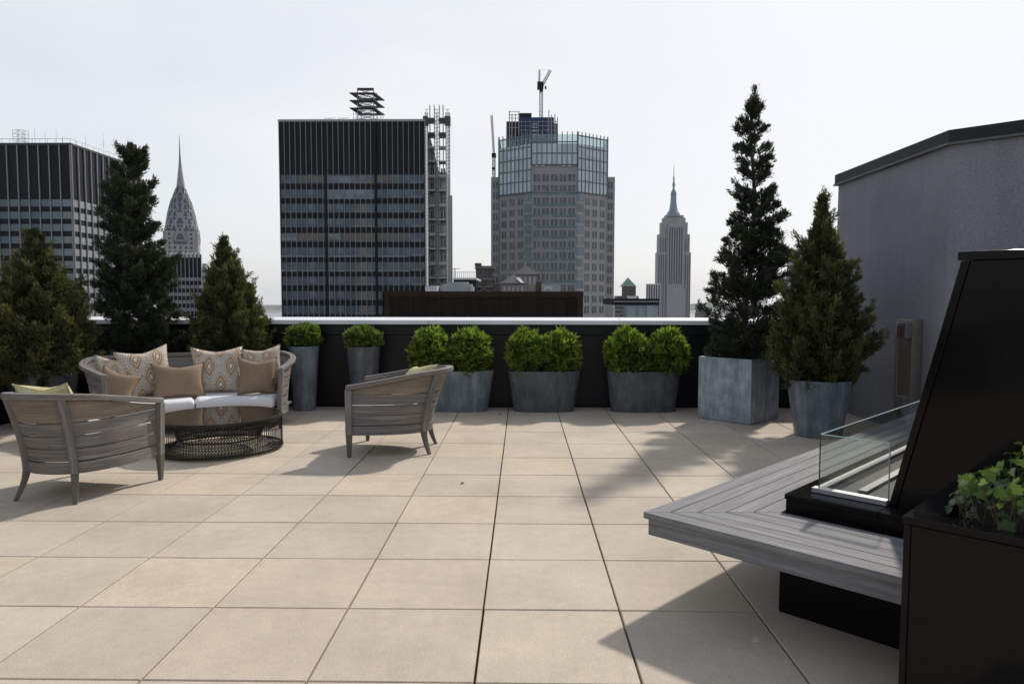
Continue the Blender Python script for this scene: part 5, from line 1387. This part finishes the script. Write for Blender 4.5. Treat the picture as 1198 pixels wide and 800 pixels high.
# roof structures behind it
def roof_thing(name, px0, px1, pyt, Y, depth, mat, label, cat):
    return bldg(name, px0, px1, pyt, Y, depth, mat, label, cat)
Y = 150.
rt = thing('water_plant', (at(531, 341, Y).x, Y, ZG), 'grey round metal roof plant behind the brown building', 'roof plant')
for (pa, pb, yt, dd) in ((505, 553, 335, 0), (520, 546, 329.5, 3), (512, 551, 332, 1.5)):
    r = (at(pb, yt, Y).x - at(pa, yt, Y).x) / 2; cx = (at(pb, yt, Y).x + at(pa, yt, Y).x) / 2 - rt.location.x
    MB().rings([[(cx + r * math.cos(k * math.pi / 12), 6 + r * math.sin(k * math.pi / 12), z) for k in range(24)] for z in (0, zpx(yt, Y))]).build('drum', plain('plant_metal', (.34, .36, .37), .5, .3), rt)
MB().obox((0,0,0), X3, Y3v, Z3, (xpx(497, Y, rt), xpx(511, Y, rt)), (0, 5), (0, zpx(334.5, Y))).build('duct_box', WHITEP, rt)
o, w, h = roof_thing('railed_roof_block', 530.5, 557, 325.5, 185., 20, SPAN, 'black roof block with railing and gantry right of the scaffold tower', 'building')
m = MB()
for k in range(12): m.tube([(-w/2 + w * k / 11, 0, h), (-w/2 + w * k / 11, 0, h + 1.6)], .05, 4)
m.tube([(-w/2, 0, h + 1.6), (w/2, 0, h + 1.6)], .05, 4); m.tube([(-w/2 + .3, 1, h), (-w/2 + .3, 1, h + 2.6)], .12, 4); m.tube([(-w/2 - .4, 1, h + 2.4), (-w/2 + 1.6, 1, h + 2.6)], .08, 4)
m.build('railing', GREYM, o)
MB().obox((0,0,0), X3, Y3v, Z3, (-w/2 - .1, w/2 + .1), (-.2, 20), (h - .4, h + .1)).build('roof_edge', WHITEP, o)
o, w, h = roof_thing('old_stone_building', 556.5, 577, 311, 235., 18, STONE_D, 'old brown stone building at the foot of the glass crowned tower', 'building')
MB().obox((0,0,0), X3, Y3v, Z3, (-w/2 - .3, -w/2 + 1.8), (-.2, 3), (h, h + .9)).build('corner_pinnacle', STONE_D, o)
MB().obox((0,0,0), X3, Y3v, Z3, (-w/2 - .3, w/2 + .3), (-.4, 18), (h - .9, h - .3)).build('cornice', CONC, o)
MB().obox((0,0,0), X3, Y3v, Z3, (-w/2 - .3, w/2 + .3), (-.4, 18), (h - 4.6, h - 4.1)).build('cornice', CONC, o)
for r in range(2):
    for k in range(4): MB().obox((0,0,0), X3, Y3v, Z3, (-w/2 + .6 + 1.4 * k, -w/2 + 1.4 + 1.4 * k), (-.1, 0), (h - 3.8 - 4.2 * r, h - 1.6 - 4.2 * r)).build('window', GL_DARK, o)
m = MB(); m.obox((0,0,0), X3, Y3v, Z3, (-w/2 + .2, w/2), (-1.2, -.4), (h - 7., h - 6.85)); m.tube([(-w/2, -.6, h - 9), (w/2, -.6, h - 6)], .12, 4); m.tube([(-w/2, -.6, h - 6), (w/2, -.6, h - 9)], .12, 4); m.build('fire_stair', GREYM, o)
def pavilion(px0, px1, yeave, yapex, Y, label, fin=False):
    o, w, h = roof_thing('roof_pavilion', px0, px1, yeave, Y, 7, BRICK_P, label, 'roof pavilion')
    z = zpx(yapex, Y); c = 3.5
    MB().rings([[(-w/2 - .5, -.5, h), (w/2 + .5, -.5, h), (w/2 + .5, 7.5, h), (-w/2 - .5, 7.5, h)], [(-.15, c - .15, z), (.15, c - .15, z), (.15, c + .15, z), (-.15, c + .15, z)]]).build('roof', SLATE, o)
    for k in range(5): MB().obox((0,0,0), X3, Y3v, Z3, (-w/2 + w * (k + .25) / 5, -w/2 + w * (k + .75) / 5), (-.05, 0), (h - 2.4, h - .5)).build('louvre', GREYM, o)
    if fin: MB().tube([(0, c, z), (0, c, z + 1.2)], .08, 5).build('finial', GREYM, o)
    return o, w, h
BRICK_P = plain('pavilion_brick', (.20, .18, .17), .8, 0, .15, .5); SLATE = plain('slate_roof', (.028, .030, .035), .6, 0, .15, .5)
pavilion(601, 628, 321, 310, 175., 'roof pavilion with slate pyramid roof and finial, the farther and higher one', True)
o, w, h = pavilion(587.5, 613.5, 331.5, 320.5, 150., 'roof pavilion with slate pyramid roof and white skylight, the nearer and lower one')
MB().face([(1.5, -.45, h + .15), (2.3, -.48, h + .1), (1.3, 1.2, h + 1.25), (.6, 1.2, h + 1.25)]).build('skylight', WHITEP, o)
BR_ = plain('red_brown_brick', (.10, .062, .045), .8, 0, .2, .8)
roof_thing('brick_chimney', 576, 585.5, 332.3, 125., 3, BR_, 'brown brick chimney stack left of the slate roofed pavilions', 'chimney')
roof_thing('brick_chimney', 626.5, 634, 329.5, 125., 3, BR_, 'brown brick chimney stack right of the slate roofed pavilions', 'chimney')
roof_thing('roof_hut', 633.5, 656, 332.8, 122., 4, plain('pale_hut', (.33, .33, .32), .7), 'pale box shaped roof hut right of the brick chimneys', 'roof hut')
m_, w, h = roof_thing('roof_fan', 637, 646, 335, 118., 1.5, WHITEP, 'white round roof fan unit in front of the pale hut', 'roof fan')
MB().rings([[(.9 * math.cos(k * .5236) * .55, -.08 - d, h - .9 + .55 * math.sin(k * .5236)) for k in range(12)] for d in (0, .06)]).build('fan_grille', GREYM, m_)
# far low blocks right of the mast skyscraper, and land on the horizon
o, w, h = bldg('distant_block', 813, 829, 366, 2200., 60, STONE_D, 'distant brownish block with domed roof near the horizon', 'building')
MB().rings([[(w * .36 * math.cos(k * .5236) * c, 20 + w * .36 * math.sin(k * .5236) * c, h + z) for k in range(12)] for c, z in ((1, 0), (.85, 8), (.5, 14), (.1, 17))]).build('dome', STONE_D, o)
o, w, h = bldg('distant_block', 829, 860, 369.5, 2300., 60, CONC, 'distant low grey block right of the domed one', 'building')
o, w, h = bldg('distant_block', 796, 813, 371, 2600., 60, WHITEP, 'distant pale low block beside the foot of the mast skyscraper', 'building')
# building beyond the right conifer tips
o, w, h = bldg('distant_block', 921, 957, 292, 420., 30, GREYM, 'grey tower half hidden between the two right conifers', 'building')
for k in range(12): MB().obox((0,0,0), X3, Y3v, Z3, (-w/2 + .5, w/2 - .5), (-.1, 0), (h - 3.2 - 4 * k, h - 1.2 - 4 * k)).build('window_strip', GL_DARK, o)

# ground, water, hills
m = MB(); n = 72
def ringz(r0_, r1_, z, mat, name):
    m = MB()
    for k in range(n):
        a, b = 2 * math.pi * k / n, 2 * math.pi * (k + 1) / n
        if r0_ == 0: m.face([(0, 0, z), (r1_ * math.cos(a), r1_ * math.sin(a), z), (r1_ * math.cos(b), r1_ * math.sin(b), z)])
        else: m.face([(r0_ * math.cos(a), r0_ * math.sin(a), z), (r1_ * math.cos(a), r1_ * math.sin(a), z), (r1_ * math.cos(b), r1_ * math.sin(b), z), (r0_ * math.cos(b), r0_ * math.sin(b), z)])
    return tag(m.build(name, mat), kind='structure')
cm, nn_, ll_, b_ = newmat('city_ground')
g_ = nn_.new('ShaderNodeNewGeometry'); vo = nn_.new('ShaderNodeTexVoronoi'); vo.inputs['Scale'].default_value = .012; ll_.new(g_.outputs['Position'], vo.inputs['Vector'])
rr_ = ramp(nn_, [(0, (.10, .10, .10)), (.5, (.18, .17, .16)), (1, (.25, .24, .23))]); ll_.new(vo.outputs['Color'], rr_.inputs[0]); ll_.new(rr_.outputs[0], b_.inputs['Base Color']); b_.inputs['Roughness'].default_value = .9
ringz(0, 24000, ZG, cm, 'city_ground')
wm = plain('river_water', (.05, .08, .11), .25, 0, .1, .001)
wt_ = MB(); wt_.obox((0,0,0), X3, Y3v, Z3, (-16000, 16000), (5200, 9500), (ZG + .2, ZG + 1.0)); tag(wt_.build('water', wm), kind='structure')
hm = plain('far_hills', (.055, .075, .06), .9, 0, .3, .0006)
m = MB(); rh = random.Random(5); P0 = []
N_ = 160
for k in range(N_ + 1):
    x = -17000 + 34000 * k / N_; hgt = 60 + 42 * math.sin(k * .21) + 30 * math.sin(k * .53 + 1) + rh.uniform(-8, 8)
    P0.append((x, max(12, hgt)))
for k in range(N_):
    (xa_, ha), (xb_, hb) = P0[k], P0[k+1]; y0 = 12000
    m.face([(xa_, y0, ZG), (xb_, y0, ZG), (xb_, y0 + 900, ZG + hb), (xa_, y0 + 900, ZG + ha)]); m.face([(xa_, y0 + 900, ZG + ha), (xb_, y0 + 900, ZG + hb), (xb_, y0 + 3500, ZG), (xa_, y0 + 3500, ZG)])
tag(m.build('hills', hm, smooth='all'), kind='structure')
# the building the terrace stands on
MB().obox((0, 0, 0), X3, Y3v, Z3, (LEFT_X - .36, 14), (-8, WALL_Y + .35), (ZG, -.32)).build('terrace_tower', SPAN)
tag(bpy.data.objects['terrace_tower'], 'black tower whose roof is the paved terrace', 'building')

#HAZE
hz = MB().obox((0,0,0), X3, Y3v, Z3, (-25500, 25500), (-25500, 25500), (ZG - 2, 420)).build('haze', None or bpy.data.materials.new('haze_air'))
hzm = bpy.data.materials['haze_air']; hzm.use_nodes = True
nn_ = hzm.node_tree.nodes; nn_.clear(); ou = nn_.new('ShaderNodeOutputMaterial'); pv = nn_.new('ShaderNodeVolumePrincipled')
pv.inputs['Color'].default_value = (.86, .90, .96, 1); pv.inputs['Density'].default_value = 2.4e-5; pv.inputs['Anisotropy'].default_value = .2
hzm.node_tree.links.new(pv.outputs[0], ou.inputs['Volume'])
tag(hz, kind='stuff')
